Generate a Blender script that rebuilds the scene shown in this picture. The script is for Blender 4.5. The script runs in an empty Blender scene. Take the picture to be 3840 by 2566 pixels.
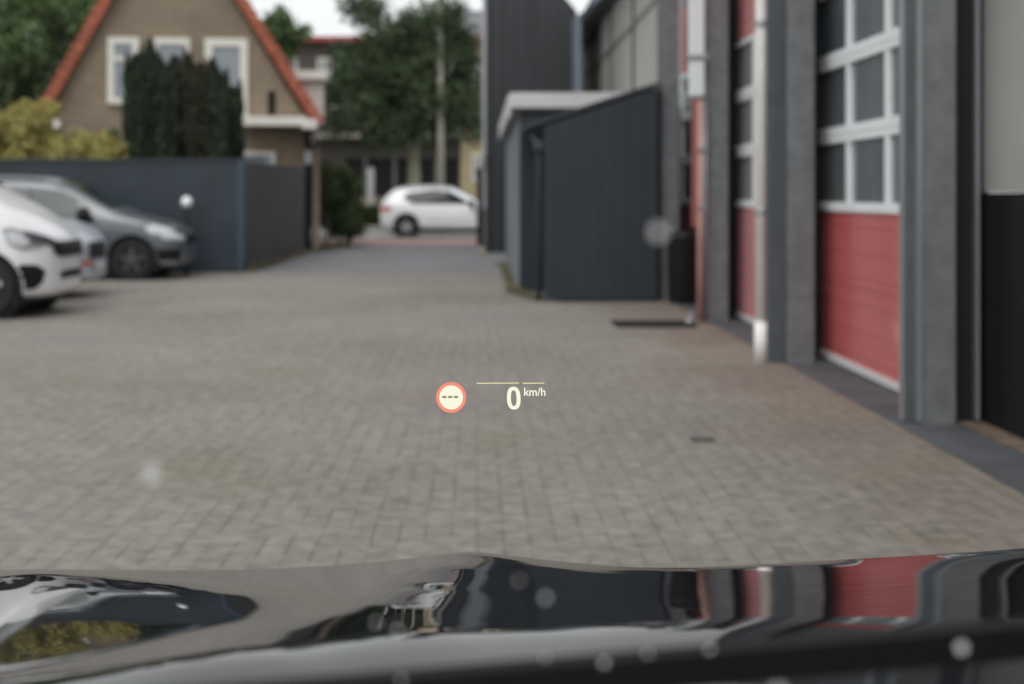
import bpy, bmesh, math, random
import numpy as np
from mathutils import Vector
from mathutils.bvhtree import BVHTree
R = math.radians
random.seed(7); RNG = np.random.default_rng(7)
scene = bpy.context.scene
COL = scene.collection

# ---------------------------------------------------------------- camera
cam_d = bpy.data.cameras.new('camera'); cam = bpy.data.objects.new('camera', cam_d); COL.objects.link(cam)
cam.location = (0, 0, 1.37); cam.rotation_euler = (R(90), 0, 0)
cam_d.sensor_width = 36; cam_d.lens = 50; cam_d.shift_x = .0339; cam_d.shift_y = -.1431
cam_d.clip_start = .05; cam_d.clip_end = 2000
cam_d.dof.use_dof = True; cam_d.dof.focus_distance = 2.3; cam_d.dof.aperture_fstop = 3.4
scene.camera = cam
# ---------------------------------------------------------------- sky, sun, exposure
w = bpy.data.worlds.new('World'); scene.world = w; w.use_nodes = True
nt = w.node_tree; bg = nt.nodes['Background']
sky = nt.nodes.new('ShaderNodeTexSky'); sky.sky_type = 'NISHITA'; sky.sun_disc = False
sky.sun_elevation = R(52); sky.sun_rotation = R(200); sky.dust_density = 4; sky.air_density = 1.2
hs = nt.nodes.new('ShaderNodeHueSaturation'); hs.inputs['Saturation'].default_value = .12
nt.links.new(sky.outputs[0], hs.inputs['Color']); 
cm = nt.nodes.new('ShaderNodeMix'); cm.data_type = 'RGBA'; cm.inputs[0].default_value = .6; cm.inputs[7].default_value = (7.6, 7.7, 7.9, 1)   # closed cloud layer
nt.links.new(hs.outputs[0], cm.inputs[6]); nt.links.new(cm.outputs[2], bg.inputs[0])
bg.inputs[1].default_value = .13
sun_d = bpy.data.lights.new('sun', 'SUN'); sun_d.energy = .6; sun_d.angle = R(30); sun_d.color = (1, .96, .9)
sun = bpy.data.objects.new('sun', sun_d); COL.objects.link(sun)
sun.rotation_euler = (R(38), 0, R(-20))
scene.view_settings.view_transform = 'Standard'; scene.view_settings.look = 'None'
scene.view_settings.exposure = .40; scene.view_settings.gamma = 1
F = 3260.0; CX = 1094.0; CY = 448.0; H = 1.37
def PX(x, Y): return (x-CX)*Y/F
def PZ(y, Y): return H-(y-CY)*Y/F

# ---------------------------------------------------------------- materials
MATS = {}
def mat(name, col, rough=.6, metal=0, spec=.5, noise=0, nscale=5, bump=0, bscale=60, coat=0, emit=None, es=1, col2=None, ior=None):
    if name in MATS: return MATS[name]
    m = bpy.data.materials.new(name); m.use_nodes = True; n = m.node_tree; b = n.nodes['Principled BSDF']
    b.inputs['Base Color'].default_value = (*col, 1); b.inputs['Roughness'].default_value = rough
    b.inputs['Metallic'].default_value = metal; b.inputs['Specular IOR Level'].default_value = spec
    b.inputs['Coat Weight'].default_value = coat; b.inputs['Coat Roughness'].default_value = .03
    if ior: b.inputs['IOR'].default_value = ior
    if emit: b.inputs['Emission Color'].default_value = (*emit, 1); b.inputs['Emission Strength'].default_value = es
    if noise or col2 or bump:
        tc = n.nodes.new('ShaderNodeTexCoord')
    if noise or col2:
        t = n.nodes.new('ShaderNodeTexNoise'); t.inputs['Scale'].default_value = nscale; t.inputs['Detail'].default_value = 6
        n.links.new(tc.outputs['Object'], t.inputs['Vector'])
        mx = n.nodes.new('ShaderNodeMix'); mx.data_type = 'RGBA'
        c2 = col2 or tuple(max(0, c*(1-noise)) for c in col); c1 = col if col2 else tuple(min(1, c*(1+noise)) for c in col)
        mx.inputs[6].default_value = (*c1, 1); mx.inputs[7].default_value = (*c2, 1)
        r = n.nodes.new('ShaderNodeMapRange'); r.inputs[1].default_value = .35; r.inputs[2].default_value = .65
        n.links.new(t.outputs[0], r.inputs[0]); n.links.new(r.outputs[0], mx.inputs[0]); n.links.new(mx.outputs[2], b.inputs['Base Color'])
    if bump:
        t = n.nodes.new('ShaderNodeTexNoise'); t.inputs['Scale'].default_value = bscale; t.inputs['Detail'].default_value = 4
        n.links.new(tc.outputs['Object'], t.inputs['Vector'])
        bp = n.nodes.new('ShaderNodeBump'); bp.inputs['Strength'].default_value = bump; bp.inputs['Distance'].default_value = .02
        n.links.new(t.outputs[0], bp.inputs['Height']); n.links.new(bp.outputs[0], b.inputs['Normal'])
    MATS[name] = m; return m

def brick_mat(name, c1, c2, mortar, bw, bh, ms, axes='xz', rough=.85, big=.25, bigscale=.5, bump=.4, tint=None, fine=0, zone=None):
    m = bpy.data.materials.new(name); m.use_nodes = True; n = m.node_tree; L = n.links.new; b = n.nodes['Principled BSDF']
    g = n.nodes.new('ShaderNodeNewGeometry'); sp = n.nodes.new('ShaderNodeSeparateXYZ'); cb = n.nodes.new('ShaderNodeCombineXYZ')
    L(g.outputs['Position'], sp.inputs[0])
    ad = n.nodes.new('ShaderNodeMath'); ad.operation = 'ADD'
    if axes == 'xz': L(sp.outputs[0], ad.inputs[0]); L(sp.outputs[1], ad.inputs[1]); L(ad.outputs[0], cb.inputs[0]); L(sp.outputs[2], cb.inputs[1])
    else: L(sp.outputs[1], cb.inputs[0]); L(sp.outputs[0], cb.inputs[1])
    br = n.nodes.new('ShaderNodeTexBrick'); L(cb.outputs[0], br.inputs['Vector'])
    br.inputs['Color1'].default_value = (*c1, 1); br.inputs['Color2'].default_value = (*c2, 1); br.inputs['Mortar'].default_value = (*mortar, 1)
    br.inputs['Scale'].default_value = 1; br.inputs['Brick Width'].default_value = bw; br.inputs['Row Height'].default_value = bh
    br.inputs['Mortar Size'].default_value = ms; br.inputs['Mortar Smooth'].default_value = .3; br.offset = .5
    t = n.nodes.new('ShaderNodeTexNoise'); t.inputs['Scale'].default_value = bigscale; t.inputs['Detail'].default_value = 8; L(g.outputs['Position'], t.inputs['Vector'])
    mr = n.nodes.new('ShaderNodeMapRange'); mr.inputs[1].default_value = .3; mr.inputs[2].default_value = .7; mr.inputs[3].default_value = 1-big; mr.inputs[4].default_value = 1+big
    L(t.outputs[0], mr.inputs[0])
    mx = n.nodes.new('ShaderNodeVectorMath'); mx.operation = 'SCALE'; L(br.outputs[0], mx.inputs[0]); L(mr.outputs[0], mx.inputs['Scale'])
    out = mx.outputs[0]
    if tint:   # second tone that follows its own large stains
        for (tc, sc, lo, hi, amt, seed) in tint:
            t2 = n.nodes.new('ShaderNodeTexNoise'); t2.noise_dimensions = '4D'; t2.inputs['W'].default_value = seed
            t2.inputs['Scale'].default_value = sc; t2.inputs['Detail'].default_value = 5; L(g.outputs['Position'], t2.inputs['Vector'])
            m2 = n.nodes.new('ShaderNodeMapRange'); m2.inputs[1].default_value = lo; m2.inputs[2].default_value = hi; m2.inputs[3].default_value = 0; m2.inputs[4].default_value = amt
            L(t2.outputs[0], m2.inputs[0])
            mm = n.nodes.new('ShaderNodeMix'); mm.data_type = 'RGBA'; L(m2.outputs[0], mm.inputs[0]); L(out, mm.inputs[6]); mm.inputs[7].default_value = (*tc, 1)
            out = mm.outputs[2]
    if fine:
        tj = n.nodes.new('ShaderNodeTexNoise'); tj.inputs['Scale'].default_value = 3.2; tj.inputs['Detail'].default_value = 3; L(g.outputs['Position'], tj.inputs['Vector'])
        mj = n.nodes.new('ShaderNodeMapRange'); mj.inputs[1].default_value = .38; mj.inputs[2].default_value = .58; L(tj.outputs[0], mj.inputs[0])
        jj = n.nodes.new('ShaderNodeMix'); jj.data_type = 'RGBA'; L(mj.outputs[0], jj.inputs[0]); jj.inputs[6].default_value = (c1[0]*.92, c1[1]*.92, c1[2]*.92, 1); jj.inputs[7].default_value = (*mortar, 1)
        L(jj.outputs[2], br.inputs['Mortar'])
        td = n.nodes.new('ShaderNodeTexNoise'); td.inputs['Scale'].default_value = 7.5; td.inputs['Detail'].default_value = 2; L(g.outputs['Position'], td.inputs['Vector'])
        md = n.nodes.new('ShaderNodeMapRange'); md.inputs[1].default_value = .52; md.inputs[2].default_value = .70; md.inputs[3].default_value = 1; md.inputs[4].default_value = .84
        L(td.outputs[0], md.inputs[0]); sd = n.nodes.new('ShaderNodeVectorMath'); sd.operation = 'SCALE'; L(out, sd.inputs[0]); L(md.outputs[0], sd.inputs['Scale']); out = sd.outputs[0]
        t3 = n.nodes.new('ShaderNodeTexNoise'); t3.inputs['Scale'].default_value = 13; t3.inputs['Detail'].default_value = 4; L(g.outputs['Position'], t3.inputs['Vector'])
        m3 = n.nodes.new('ShaderNodeMapRange'); m3.inputs[1].default_value = .35; m3.inputs[2].default_value = .65; m3.inputs[3].default_value = 1-fine; m3.inputs[4].default_value = 1+fine
        L(t3.outputs[0], m3.inputs[0]); s3 = n.nodes.new('ShaderNodeVectorMath'); s3.operation = 'SCALE'; L(out, s3.inputs[0]); L(m3.outputs[0], s3.inputs['Scale']); out = s3.outputs[0]
    if zone:   # reddish bricks along the doors, ragged edge; also paints in the hall's shade
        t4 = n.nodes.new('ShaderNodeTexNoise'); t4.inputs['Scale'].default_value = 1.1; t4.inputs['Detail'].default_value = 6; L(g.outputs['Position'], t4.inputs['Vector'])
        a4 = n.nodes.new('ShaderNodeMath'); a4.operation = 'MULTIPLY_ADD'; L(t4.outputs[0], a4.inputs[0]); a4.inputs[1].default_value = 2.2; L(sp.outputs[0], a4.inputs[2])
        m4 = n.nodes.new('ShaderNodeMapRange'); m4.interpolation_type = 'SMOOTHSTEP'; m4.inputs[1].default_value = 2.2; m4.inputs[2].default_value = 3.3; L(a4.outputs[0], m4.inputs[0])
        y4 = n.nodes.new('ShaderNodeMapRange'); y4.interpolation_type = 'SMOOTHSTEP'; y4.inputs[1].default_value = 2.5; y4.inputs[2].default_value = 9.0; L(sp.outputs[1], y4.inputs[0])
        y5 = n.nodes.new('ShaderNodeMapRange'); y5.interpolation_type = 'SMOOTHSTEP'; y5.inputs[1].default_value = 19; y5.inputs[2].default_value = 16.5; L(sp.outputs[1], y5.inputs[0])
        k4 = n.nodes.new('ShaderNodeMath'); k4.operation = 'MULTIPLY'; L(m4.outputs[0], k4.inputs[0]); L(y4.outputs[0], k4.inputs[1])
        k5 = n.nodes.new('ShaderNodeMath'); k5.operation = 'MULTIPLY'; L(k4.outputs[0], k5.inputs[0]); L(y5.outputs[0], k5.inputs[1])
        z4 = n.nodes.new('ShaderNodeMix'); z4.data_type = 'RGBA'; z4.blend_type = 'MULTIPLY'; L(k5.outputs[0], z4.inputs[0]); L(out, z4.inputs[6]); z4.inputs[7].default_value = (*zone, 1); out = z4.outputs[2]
    L(out, b.inputs['Base Color']); b.inputs['Roughness'].default_value = rough
    bp = n.nodes.new('ShaderNodeBump'); bp.inputs['Strength'].default_value = bump; bp.inputs['Distance'].default_value = .006; bp.invert = True
    L(br.outputs['Fac'], bp.inputs['Height']); L(bp.outputs[0], b.inputs['Normal'])
    MATS[name] = m; return m

def leaf_mat(name, a, b_, rough=.6, ns=.9):
    m = bpy.data.materials.new(name); m.use_nodes = True; n = m.node_tree; L = n.links.new; b = n.nodes['Principled BSDF']
    g = n.nodes.new('ShaderNodeNewGeometry'); t = n.nodes.new('ShaderNodeTexNoise'); t.inputs['Scale'].default_value = ns; t.inputs['Detail'].default_value = 3
    L(g.outputs['Position'], t.inputs['Vector'])
    ad = n.nodes.new('ShaderNodeMath'); ad.operation = 'MULTIPLY_ADD'; L(g.outputs['Random Per Island'], ad.inputs[0]); ad.inputs[1].default_value = .5
    mr = n.nodes.new('ShaderNodeMapRange'); mr.inputs[1].default_value = .35; mr.inputs[2].default_value = .65; mr.inputs[4].default_value = .5
    L(t.outputs[0], mr.inputs[0]); L(mr.outputs[0], ad.inputs[2])
    mx = n.nodes.new('ShaderNodeMix'); mx.data_type = 'RGBA'; L(ad.outputs[0], mx.inputs[0]); mx.inputs[6].default_value = (*a, 1); mx.inputs[7].default_value = (*b_, 1)
    L(mx.outputs[2], b.inputs['Base Color']); b.inputs['Roughness'].default_value = rough; b.inputs['Specular IOR Level'].default_value = .3
    MATS[name] = m; return m

# ---------------------------------------------------------------- object helpers
def tag(o, label=None, cat=None, group=None, kind=None):
    if label: o['label'] = label
    if cat: o['category'] = cat
    if group: o['group'] = group
    if kind: o['kind'] = kind
    return o
def thing(name, label, cat, loc=(0, 0, 0), group=None):
    o = bpy.data.objects.new(name, None); COL.objects.link(o); o.location = loc; o.empty_display_size = .2
    return tag(o, label, cat, group)
def root_loc(p):
    v = Vector((0, 0, 0))
    while p: v = v + p.location; p = p.parent
    return v
class MB:
    """collects world-space geometry; build() links it as one mesh object under its parent"""
    def __init__(s): s.v = []; s.f = []; s.mi = []; s.cur = 0
    def add(s, vs, fs):
        o = len(s.v); s.v += [tuple(p) for p in vs]; s.f += [tuple(i+o for i in f) for f in fs]; s.mi += [s.cur]*len(fs); return s
    def box(s, x0, x1, y0, y1, z0, z1):
        vs = [(x, y, z) for x in (x0, x1) for y in (y0, y1) for z in (z0, z1)]
        return s.add(vs, [(0, 1, 3, 2), (4, 6, 7, 5), (0, 4, 5, 1), (2, 3, 7, 6), (0, 2, 6, 4), (1, 5, 7, 3)])
    def quad(s, a, b, c, d): return s.add([a, b, c, d], [(0, 1, 2, 3)])
    def prism(s, poly, axis, a0, a1):
        """poly of 2-D points extruded along axis ('x': points are y,z; 'y': x,z; 'z': x,y)"""
        def P(p, a): return (a, p[0], p[1]) if axis == 'x' else (p[0], a, p[1]) if axis == 'y' else (p[0], p[1], a)
        n = len(poly); vs = [P(p, a0) for p in poly]+[P(p, a1) for p in poly]
        return s.add(vs, [tuple(range(n)), tuple(range(2*n-1, n-1, -1))]+[(i, i+n, (i+1) % n+n, (i+1) % n) for i in range(n)])
    def tube(s, pts, r, n=12, r2=None):
        pts = [Vector(p) for p in pts]; o = len(s.v); m = len(pts); r2 = r if r2 is None else r2
        for k, p in enumerate(pts):
            t = (pts[min(k+1, m-1)]-pts[max(k-1, 0)]).normalized()
            u = t.cross(Vector((0, 0, 1)) if abs(t.z) < .9 else Vector((1, 0, 0))).normalized(); w_ = t.cross(u)
            rr = r+(r2-r)*k/(m-1)
            for i in range(n):
                a = 2*math.pi*i/n; q = p+u*math.cos(a)*rr+w_*math.sin(a)*rr; s.v.append(tuple(q))
        for k in range(m-1):
            for i in range(n):
                s.f.append((o+k*n+i, o+k*n+(i+1) % n, o+(k+1)*n+(i+1) % n, o+(k+1)*n+i)); s.mi.append(s.cur)
        s.f.append(tuple(o+i for i in range(n-1, -1, -1))); s.f.append(tuple(o+(m-1)*n+i for i in range(n))); s.mi += [s.cur]*2
        return s
    def lathe(s, prof, c, axis='z', n=32):
        o = len(s.v); m = len(prof)
        for (r, h) in prof:
            for i in range(n):
                a = 2*math.pi*i/n; x, y = r*math.cos(a), r*math.sin(a)
                q = (x, y, h) if axis == 'z' else (x, h, y) if axis == 'y' else (h, x, y)
                s.v.append((c[0]+q[0], c[1]+q[1], c[2]+q[2]))
        for k in range(m-1):
            for i in range(n):
                s.f.append((o+k*n+i, o+k*n+(i+1) % n, o+(k+1)*n+(i+1) % n, o+(k+1)*n+i)); s.mi.append(s.cur)
        s.f.append(tuple(o+i for i in range(n-1, -1, -1))); s.f.append(tuple(o+(m-1)*n+i for i in range(n))); s.mi += [s.cur]*2
        return s
    def build(s, name, m, parent=None, smooth=False, bevel=0, subs=0, toward=None):
        off = root_loc(parent)
        me = bpy.data.meshes.new(name); me.from_pydata([(a-off.x, b-off.y, c-off.z) for a, b, c in s.v], [], s.f); me.update()
        for k in (m if isinstance(m, (list, tuple)) else [m]): me.materials.append(k)
        if max(s.mi, default=0): me.polygons.foreach_set('material_index', s.mi)
        bm = bmesh.new(); bm.from_mesh(me); bmesh.ops.recalc_face_normals(bm, faces=bm.faces)
        if toward is not None:
            tv = Vector(toward); acc = sum(f.normal.dot(tv)*f.calc_area() for f in bm.faces)
            if acc < 0: bmesh.ops.reverse_faces(bm, faces=bm.faces)
        bm.to_mesh(me); bm.free()
        if smooth: me.polygons.foreach_set('use_smooth', [True]*len(me.polygons))
        o = bpy.data.objects.new(name, me); COL.objects.link(o); o.parent = parent
        if bevel:
            b = o.modifiers.new('bevel', 'BEVEL'); b.width = bevel; b.segments = 2; b.limit_method = 'ANGLE'
        if subs:
            b = o.modifiers.new('subdivision', 'SUBSURF'); b.levels = b.render_levels = subs
        return o
def B(*a): return MB().box(*a)
def struct(name, mb, m): return tag(mb.build(name, m, toward=(0, 0, 1) if len(mb.f) == 1 else None), kind='structure')
def solo(name, mb, m, label, cat, group=None, **k): return tag(mb.build(name, m, None, **k), label, cat, group)

# ================================================================ SETTING
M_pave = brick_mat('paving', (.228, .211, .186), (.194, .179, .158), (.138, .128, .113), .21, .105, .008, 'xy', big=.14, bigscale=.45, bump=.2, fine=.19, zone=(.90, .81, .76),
                   tint=[((.17, .15, .09), 1.1, .56, .72, .6, 3), ((.22, .19, .18), .35, .5, .7, .45, 9)])
M_asph = mat('asphalt', (.17, .175, .185), .85, noise=.15, nscale=1.2, bump=.2, bscale=90)
M_road = mat('road_surface', (.24, .235, .22), .85, noise=.08, nscale=1)
M_red = mat('red_asphalt', (.30, .17, .155), .85, noise=.12, nscale=1.5)
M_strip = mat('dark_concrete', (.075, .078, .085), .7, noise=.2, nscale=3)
M_soil = mat('soil', (.14, .10, .07), .95, noise=.4, nscale=6)
M_grass = mat('grass', (.05, .075, .02), .95, col2=(.09, .09, .035), nscale=4)
M_ground = mat('ground_far', (.10, .10, .075), .95, noise=.2, nscale=.3)
def sheet(name, x0, x1, y0, y1, z, m, n=1):
    mb = MB().quad((x0, y0, z), (x1, y0, z), (x1, y1, z), (x0, y1, z)); return struct(name, mb, m)
sheet('ground', -400, 400, -60, 900, -.012, M_ground)
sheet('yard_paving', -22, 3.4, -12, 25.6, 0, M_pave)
sheet('lane_asphalt', -4.6, 2.4, 25.6, 39.4, .0, M_asph)
struct('lane_joint', MB().quad((-4.6, 25.35, .004), (2.0, 25.0, .004), (2.0, 25.9, .004), (-4.6, 26.2, .004)), M_asph)
sheet('bike_path', -40, 40, 39.4, 43.6, .004, M_red)
sheet('road', -60, 60, 43.6, 56.5, 0, M_road)
struct('pavement', B(-60, 60, 56.5, 58, -.1, .12), mat('pavement_slabs', (.3, .29, .27), .85, noise=.1, nscale=2))
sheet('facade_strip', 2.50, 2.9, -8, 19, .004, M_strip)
sheet('soil_edge', 2.9, 3.1, -8, 8.6, .005, M_soil)

# ================================================================ GARAGE HALL
M_conc = mat('facade_pebble_concrete', (.152, .160, .168), .8, noise=.14, nscale=9, bump=.25, bscale=140)
M_beige = mat('beige_cladding', (.34, .335, .315), .6, noise=.05, nscale=1.5)
M_black = mat('black_plinth', (.004, .0045, .005), .6, spec=.25)
M_dkrub = mat('dark_reveal', (.012, .012, .013), .7, spec=.3)
M_white = mat('white_frame', (.82, .84, .86), .4, noise=.04, nscale=3)
M_redp = mat('red_door_panel', (.66, .155, .15), .28, noise=.05, nscale=.8, coat=.8)
M_redp.node_tree.nodes['Principled BSDF'].inputs['Coat Roughness'].default_value = .08
M_glass = mat('dark_glass', (.085, .112, .14), .04, spec=1, col2=(.15, .155, .155), nscale=.9)  # paler patches are reflections painted into the pane colour
M_slate = mat('dark_slate_trim', (.035, .043, .050), .55, noise=.1, nscale=4)
M_alu = mat('aluminium_trim', (.35, .36, .38), .4, metal=.6)
hall = thing('garage_hall', 'long garage hall with grey pillars, red and glazed overhead doors and beige cladding', 'garage building', (3, 14, 0))
B(3.06, 3.5, -8, 8.7, 1.39, 6.2).build('wall', M_beige, hall)['label'] = 'plain beige upper wall beyond the last pillar'
B(3.05, 3.5, -8, 8.7, -.02, 1.385).build('plinth', M_black, hall)['label'] = 'black lower wall'
B(2.93, 3.5, 8.75, 20.3, 4.02, 6.0).build('lintel_wall', M_conc, hall)
B(3.2, 9.5, 20.3, 39, 6.0, 6.1).build('roof', M_slate, hall)
# pillars
def pillar(xl, xr, y, xt, wide):
    p = B(xl, xr, y, y+.42, -.02, 6.0).build('pillar', M_conc, hall, bevel=.012)
    B(xr, 3.1 if wide else (2.97 if y < 18 else 2.66), y+(.12 if wide else .42), y+.5, -.02, 6.0).build('reveal', M_dkrub, p)
    m = MB(); m.box(xt, xl-.002, y+.06, y+.10, .02, 6.0)
    if not wide:
        for k in range(3): m.box(xt+.02+k*.05, xt+.045+k*.05, y+.035, y+.06, .02, 6.0)
    m.build('side_trim', mat('blue_grey_trim', (.085, .10, .112), .55, noise=.12, nscale=5), p)
    if wide:
        B(xl-.032, xl-.003, y-.012, y+.05, .02, 6.0).build('edge_strip', M_alu, p)
        B(xt-.018, xt-.002, y+.05, y+.11, .02, 6.0).build('edge_strip', M_alu, p)
        B(3.0, 3.02, y+.05, y+.11, .02, 6.0).build('edge_strip', M_alu, p)
    return p
pillar(2.66, 2.865, 8.5, 2.572, True)
pillar(2.53, 2.755, 11.6, 2.37, False)
pillar(2.47, 2.73, 15.45, 2.40, False)
pillar(2.40, 2.63, 18.5, 2.385, False)
# overhead doors
M_redsheen = mat('red_panel_painted_sheen', (.78, .34, .35), .4, noise=.05, nscale=.8, coat=.6)  # grazing reflection on the middle door put into a paler red
M_brightpane = mat('glass_painted_reflection', (.33, .33, .32), .15, spec=.8)  # bright reflection in the middle door's panes put into their colour
def overhead_door(y0, y1, name_lbl, red=None, gls=None):
    d = B(2.93, 2.98, y0, y1, .05, 4.0)
    root = d.build('overhead_door', M_slate, hall); root['label'] = name_lbl
    for (z0, z1) in ((.075, .66), (.664, 1.24), (3.06, 3.53), (3.534, 4.0)):
        p = B(2.905, 2.93, y0+.02, y1-.02, z0, z1)
        for k in range(3):
            zz = z0+(z1-z0)*(k+.5)/3; p.box(2.900, 2.905, y0+.06, y1-.06, zz-.012, zz+.012)
        p.build('door_panel', red or M_redp, root, bevel=.006)
    B(2.885, 2.93, y0, y1, .025, .075).build('bottom_seal', mat('pale_seal', (.62, .62, .63), .5), root)
    for k in range(3):
        z0 = 1.24+k*.607; z1 = z0+.607
        f = MB(); f.box(2.885, 2.93, y0, y1, z0+.002, z0+.075); f.box(2.885, 2.93, y0, y1, z1-.055, z1-.002)
        n = 3; L = (y1-y0)/n
        for i in range(n+1):
            yy = y0+i*L; a, b = max(y0, yy-.055), min(y1, yy+.055)
            f.box(2.889, 2.93, a, b, z0+.075, z1-.055)
        fr = f.build('window_frame', M_white, root, bevel=.004)
        for i in range(n):
            B(2.915, 2.925, y0+i*L+.055, y0+(i+1)*L-.055, z0+.075, z1-.055).build('window_pane', gls or M_glass, fr)
    return root
overhead_door(8.98, 12.16, 'nearest red overhead door with three rows of windows')
overhead_door(12.75, 15.93, 'middle red overhead door, partly hidden by the white downpipe', M_redsheen, M_brightpane)
overhead_door(16.55, 20.2, 'farthest red overhead door, behind the round black bin')
# upper cladding wall further on
c = B(2.98, 3.4, 20.3, 41, 0, 5.82)
cw = c.build('cladding_wall', M_beige, hall); m = MB()
for yy in (21.6, 23.2, 27.0, 31.5, 36): B(2.94, 2.98, yy-.05, yy+.05, 2.4, 5.8).build('joint_cover', M_slate, cw)
B(2.93, 2.98, 20.3, 39, 4.6, 4.63).build('sheet_joint', mat('joint_grey', (.2, .2, .19), .6), cw)
B(2.93, 2.98, 21.75, 22.5, 3.6, 3.75).build('lamp_housing', M_slate, cw)
B(2.955, 3.0, 20.05, 20.3, 0, 5.82).build('corner_post', M_white, hall)
B(2.62, 2.98, 20.3, 41, 5.55, 5.95).build('gutter', M_slate, hall, bevel=.05)
MB().tube([(2.70, 30.2, 5.7), (2.12, 30.2, 5.1), (2.12, 30.2, 0)], .11).build('downpipe', mat('blue_grey_pipe', (.13, .16, .20), .5), hall, smooth=True)['label'] = 'blue grey downpipe at the far corner'
# white downpipe in front of second pillar
M_wpipe = mat('white_plastic_pipe', (.84, .84, .82), .45, noise=.05, nscale=4)
dp = MB().tube([(2.335, 11.7, .32), (2.335, 11.7, 6.0)], .047, 20).build('downpipe', M_wpipe, hall, smooth=True); dp['label'] = 'white downpipe on the second pillar'
MB().tube([(2.335, 11.7, .0), (2.335, 11.7, .33)], .056, 20).build('pipe_shoe', M_wpipe, dp, smooth=True)
for zz in (1.2, 2.75, 4.2): MB().lathe([(.052, 0), (.055, .01), (.055, .05), (.052, .06)], (2.335, 11.7, zz), n=20).box(2.33, 2.38, 11.69, 11.72, zz+.02, zz+.045).build('pipe_clamp', M_alu, dp)
# second downpipe assembly at third pillar
M_pink = mat('faded_pink_pipe', (.50, .31, .27), .5, noise=.12, nscale=3)
dq = MB().tube([(2.41, 15.38, .0), (2.41, 15.38, 2.42)], .034, 18).build('downpipe', M_pink, hall, smooth=True); dq['label'] = 'slim faded pink pipe under a wide white duct on the third pillar'
MB().box(2.285, 2.45, 15.32, 15.42, 2.44, 6).build('duct', mat('white_duct', (.68, .72, .74), .35), dq, bevel=.015)
MB().box(2.27, 2.49, 15.30, 15.43, 2.83, 2.89).build('bracket', M_alu, dq, bevel=.01)
MB().box(2.325, 2.378, 15.36, 15.44, 1.03, 2.42).build('cable_cover', mat('brick_red_cover', (.27, .085, .075), .5), dq, bevel=.01)
MB().tube([(2.462, 15.36, .0), (2.462, 15.36, 2.42)], .014, 10).build('conduit', M_alu, dq, smooth=True)
for zz in (1.22, 1.85): B(2.37, 2.48, 15.33, 15.41, zz, zz+.035).build('pipe_clamp', M_alu, dq)

# ================================================================ SHEDS + DARK BUILDING
def ribbed_mat(name, col, rough=.45, pitch=.2, depth=.01, ax=0, dirt=.12):
    m = mat(name, col, rough, noise=dirt, nscale=1.3); n = m.node_tree; L = n.links.new
    g = n.nodes.new('ShaderNodeNewGeometry'); sp = n.nodes.new('ShaderNodeSeparateXYZ'); L(g.outputs['Position'], sp.inputs[0])
    ad = n.nodes.new('ShaderNodeMath'); ad.operation = 'ADD'; L(sp.outputs[0], ad.inputs[0]); L(sp.outputs[1], ad.inputs[1])
    mu = n.nodes.new('ShaderNodeMath'); mu.operation = 'MULTIPLY'; mu.inputs[1].default_value = 1/pitch; L(ad.outputs[0], mu.inputs[0])
    fr = n.nodes.new('ShaderNodeMath'); fr.operation = 'FRACT'; L(mu.outputs[0], fr.inputs[0])
    mr = n.nodes.new('ShaderNodeMapRange'); mr.inputs[1].default_value = 0; mr.inputs[2].default_value = .12; L(fr.outputs[0], mr.inputs[0])
    bp = n.nodes.new('ShaderNodeBump'); bp.inputs['Strength'].default_value = 1; bp.inputs['Distance'].default_value = depth
    L(mr.outputs[0], bp.inputs['Height']); L(bp.outputs[0], n.nodes['Principled BSDF'].inputs['Normal']); return m
M_shed = ribbed_mat('blue_black_boards', (.014, .020, .030), .5, .19, .0035)
M_shedside = ribbed_mat('pale_side_boards', (.19, .215, .235), .5, .25)
M_dark = ribbed_mat('anthracite_profile_sheet', (.018, .019, .024), .45, .3, .03)
M_fasc = mat('white_fascia', (.56, .56, .57), .5, noise=.06, nscale=2)
# lean-to (nearer)
lt = thing('lean_to_shed', 'blue black boarded shed with a sloping top edge, right before the red doors', 'shed', (1.6, 19, 0))
Y0 = 18.3
poly = [(.865, .03), (2.325, .03), (2.325, 2.76), (.865, 2.27)]
MB().prism(poly, 'y', Y0, Y0+.05).build('front_panel', M_shed, lt)
MB().box(1.0, 1.05, Y0+.05, Y0+1.6, .03, 2.2).build('side_panel', M_shed, lt)
MB().prism([(.62, 2.23), (2.36, 2.80), (2.36, 2.84), (.62, 2.285)], 'y', Y0-.03, Y0+1.9).build('roof', M_slate, lt)
MB().tube([(.70, Y0+.12, 2.16), (.80, Y0+.1, 2.02), (.80, Y0+.1, .05)], .04).build('rain_pipe', M_slate, lt, smooth=True)
MB().box(.72, .86, Y0+.0, Y0+.10, 1.95, 2.08).build('lamp', M_slate, lt, bevel=.02)
# white-roofed shed
ws = thing('flat_roof_shed', 'dark shed with a thick white flat roof edge and pale side, behind the lean-to', 'shed', (1.6, 24, 0))
Y1 = 20.3
B(.60, 2.90, Y1, 29.0, 0, 2.58).build('wall', M_shed, ws)
B(.585, .60, Y1+.0, 29.0, .02, 2.58).build('side_cladding', M_shedside, ws)
rf = B(.47, 2.92, Y1-.12, 29.2, 2.615, 2.83).build('roof', M_fasc, ws, bevel=.006)
B(.44, .47, Y1-.08, 29.2, 2.50, 2.80).build('gutter', M_fasc, rf)
B(.50, 2.90, Y1-.09, Y1, 2.57, 2.615).build('soffit', M_slate, rf)
for (cx, cy, r, h) in ((1.34, 22.6, .24, .17), (1.22, 25.5, .19, .16)):
    MB().lathe([(r, 0), (r, .03), (r*.85, h*.6), (r*.5, h*.95), (.01, h)], (cx, cy, 2.83), n=24).build('roof_dome', mat('skylight_white', (.7, .7, .68), .3), rf, smooth=True)
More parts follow.
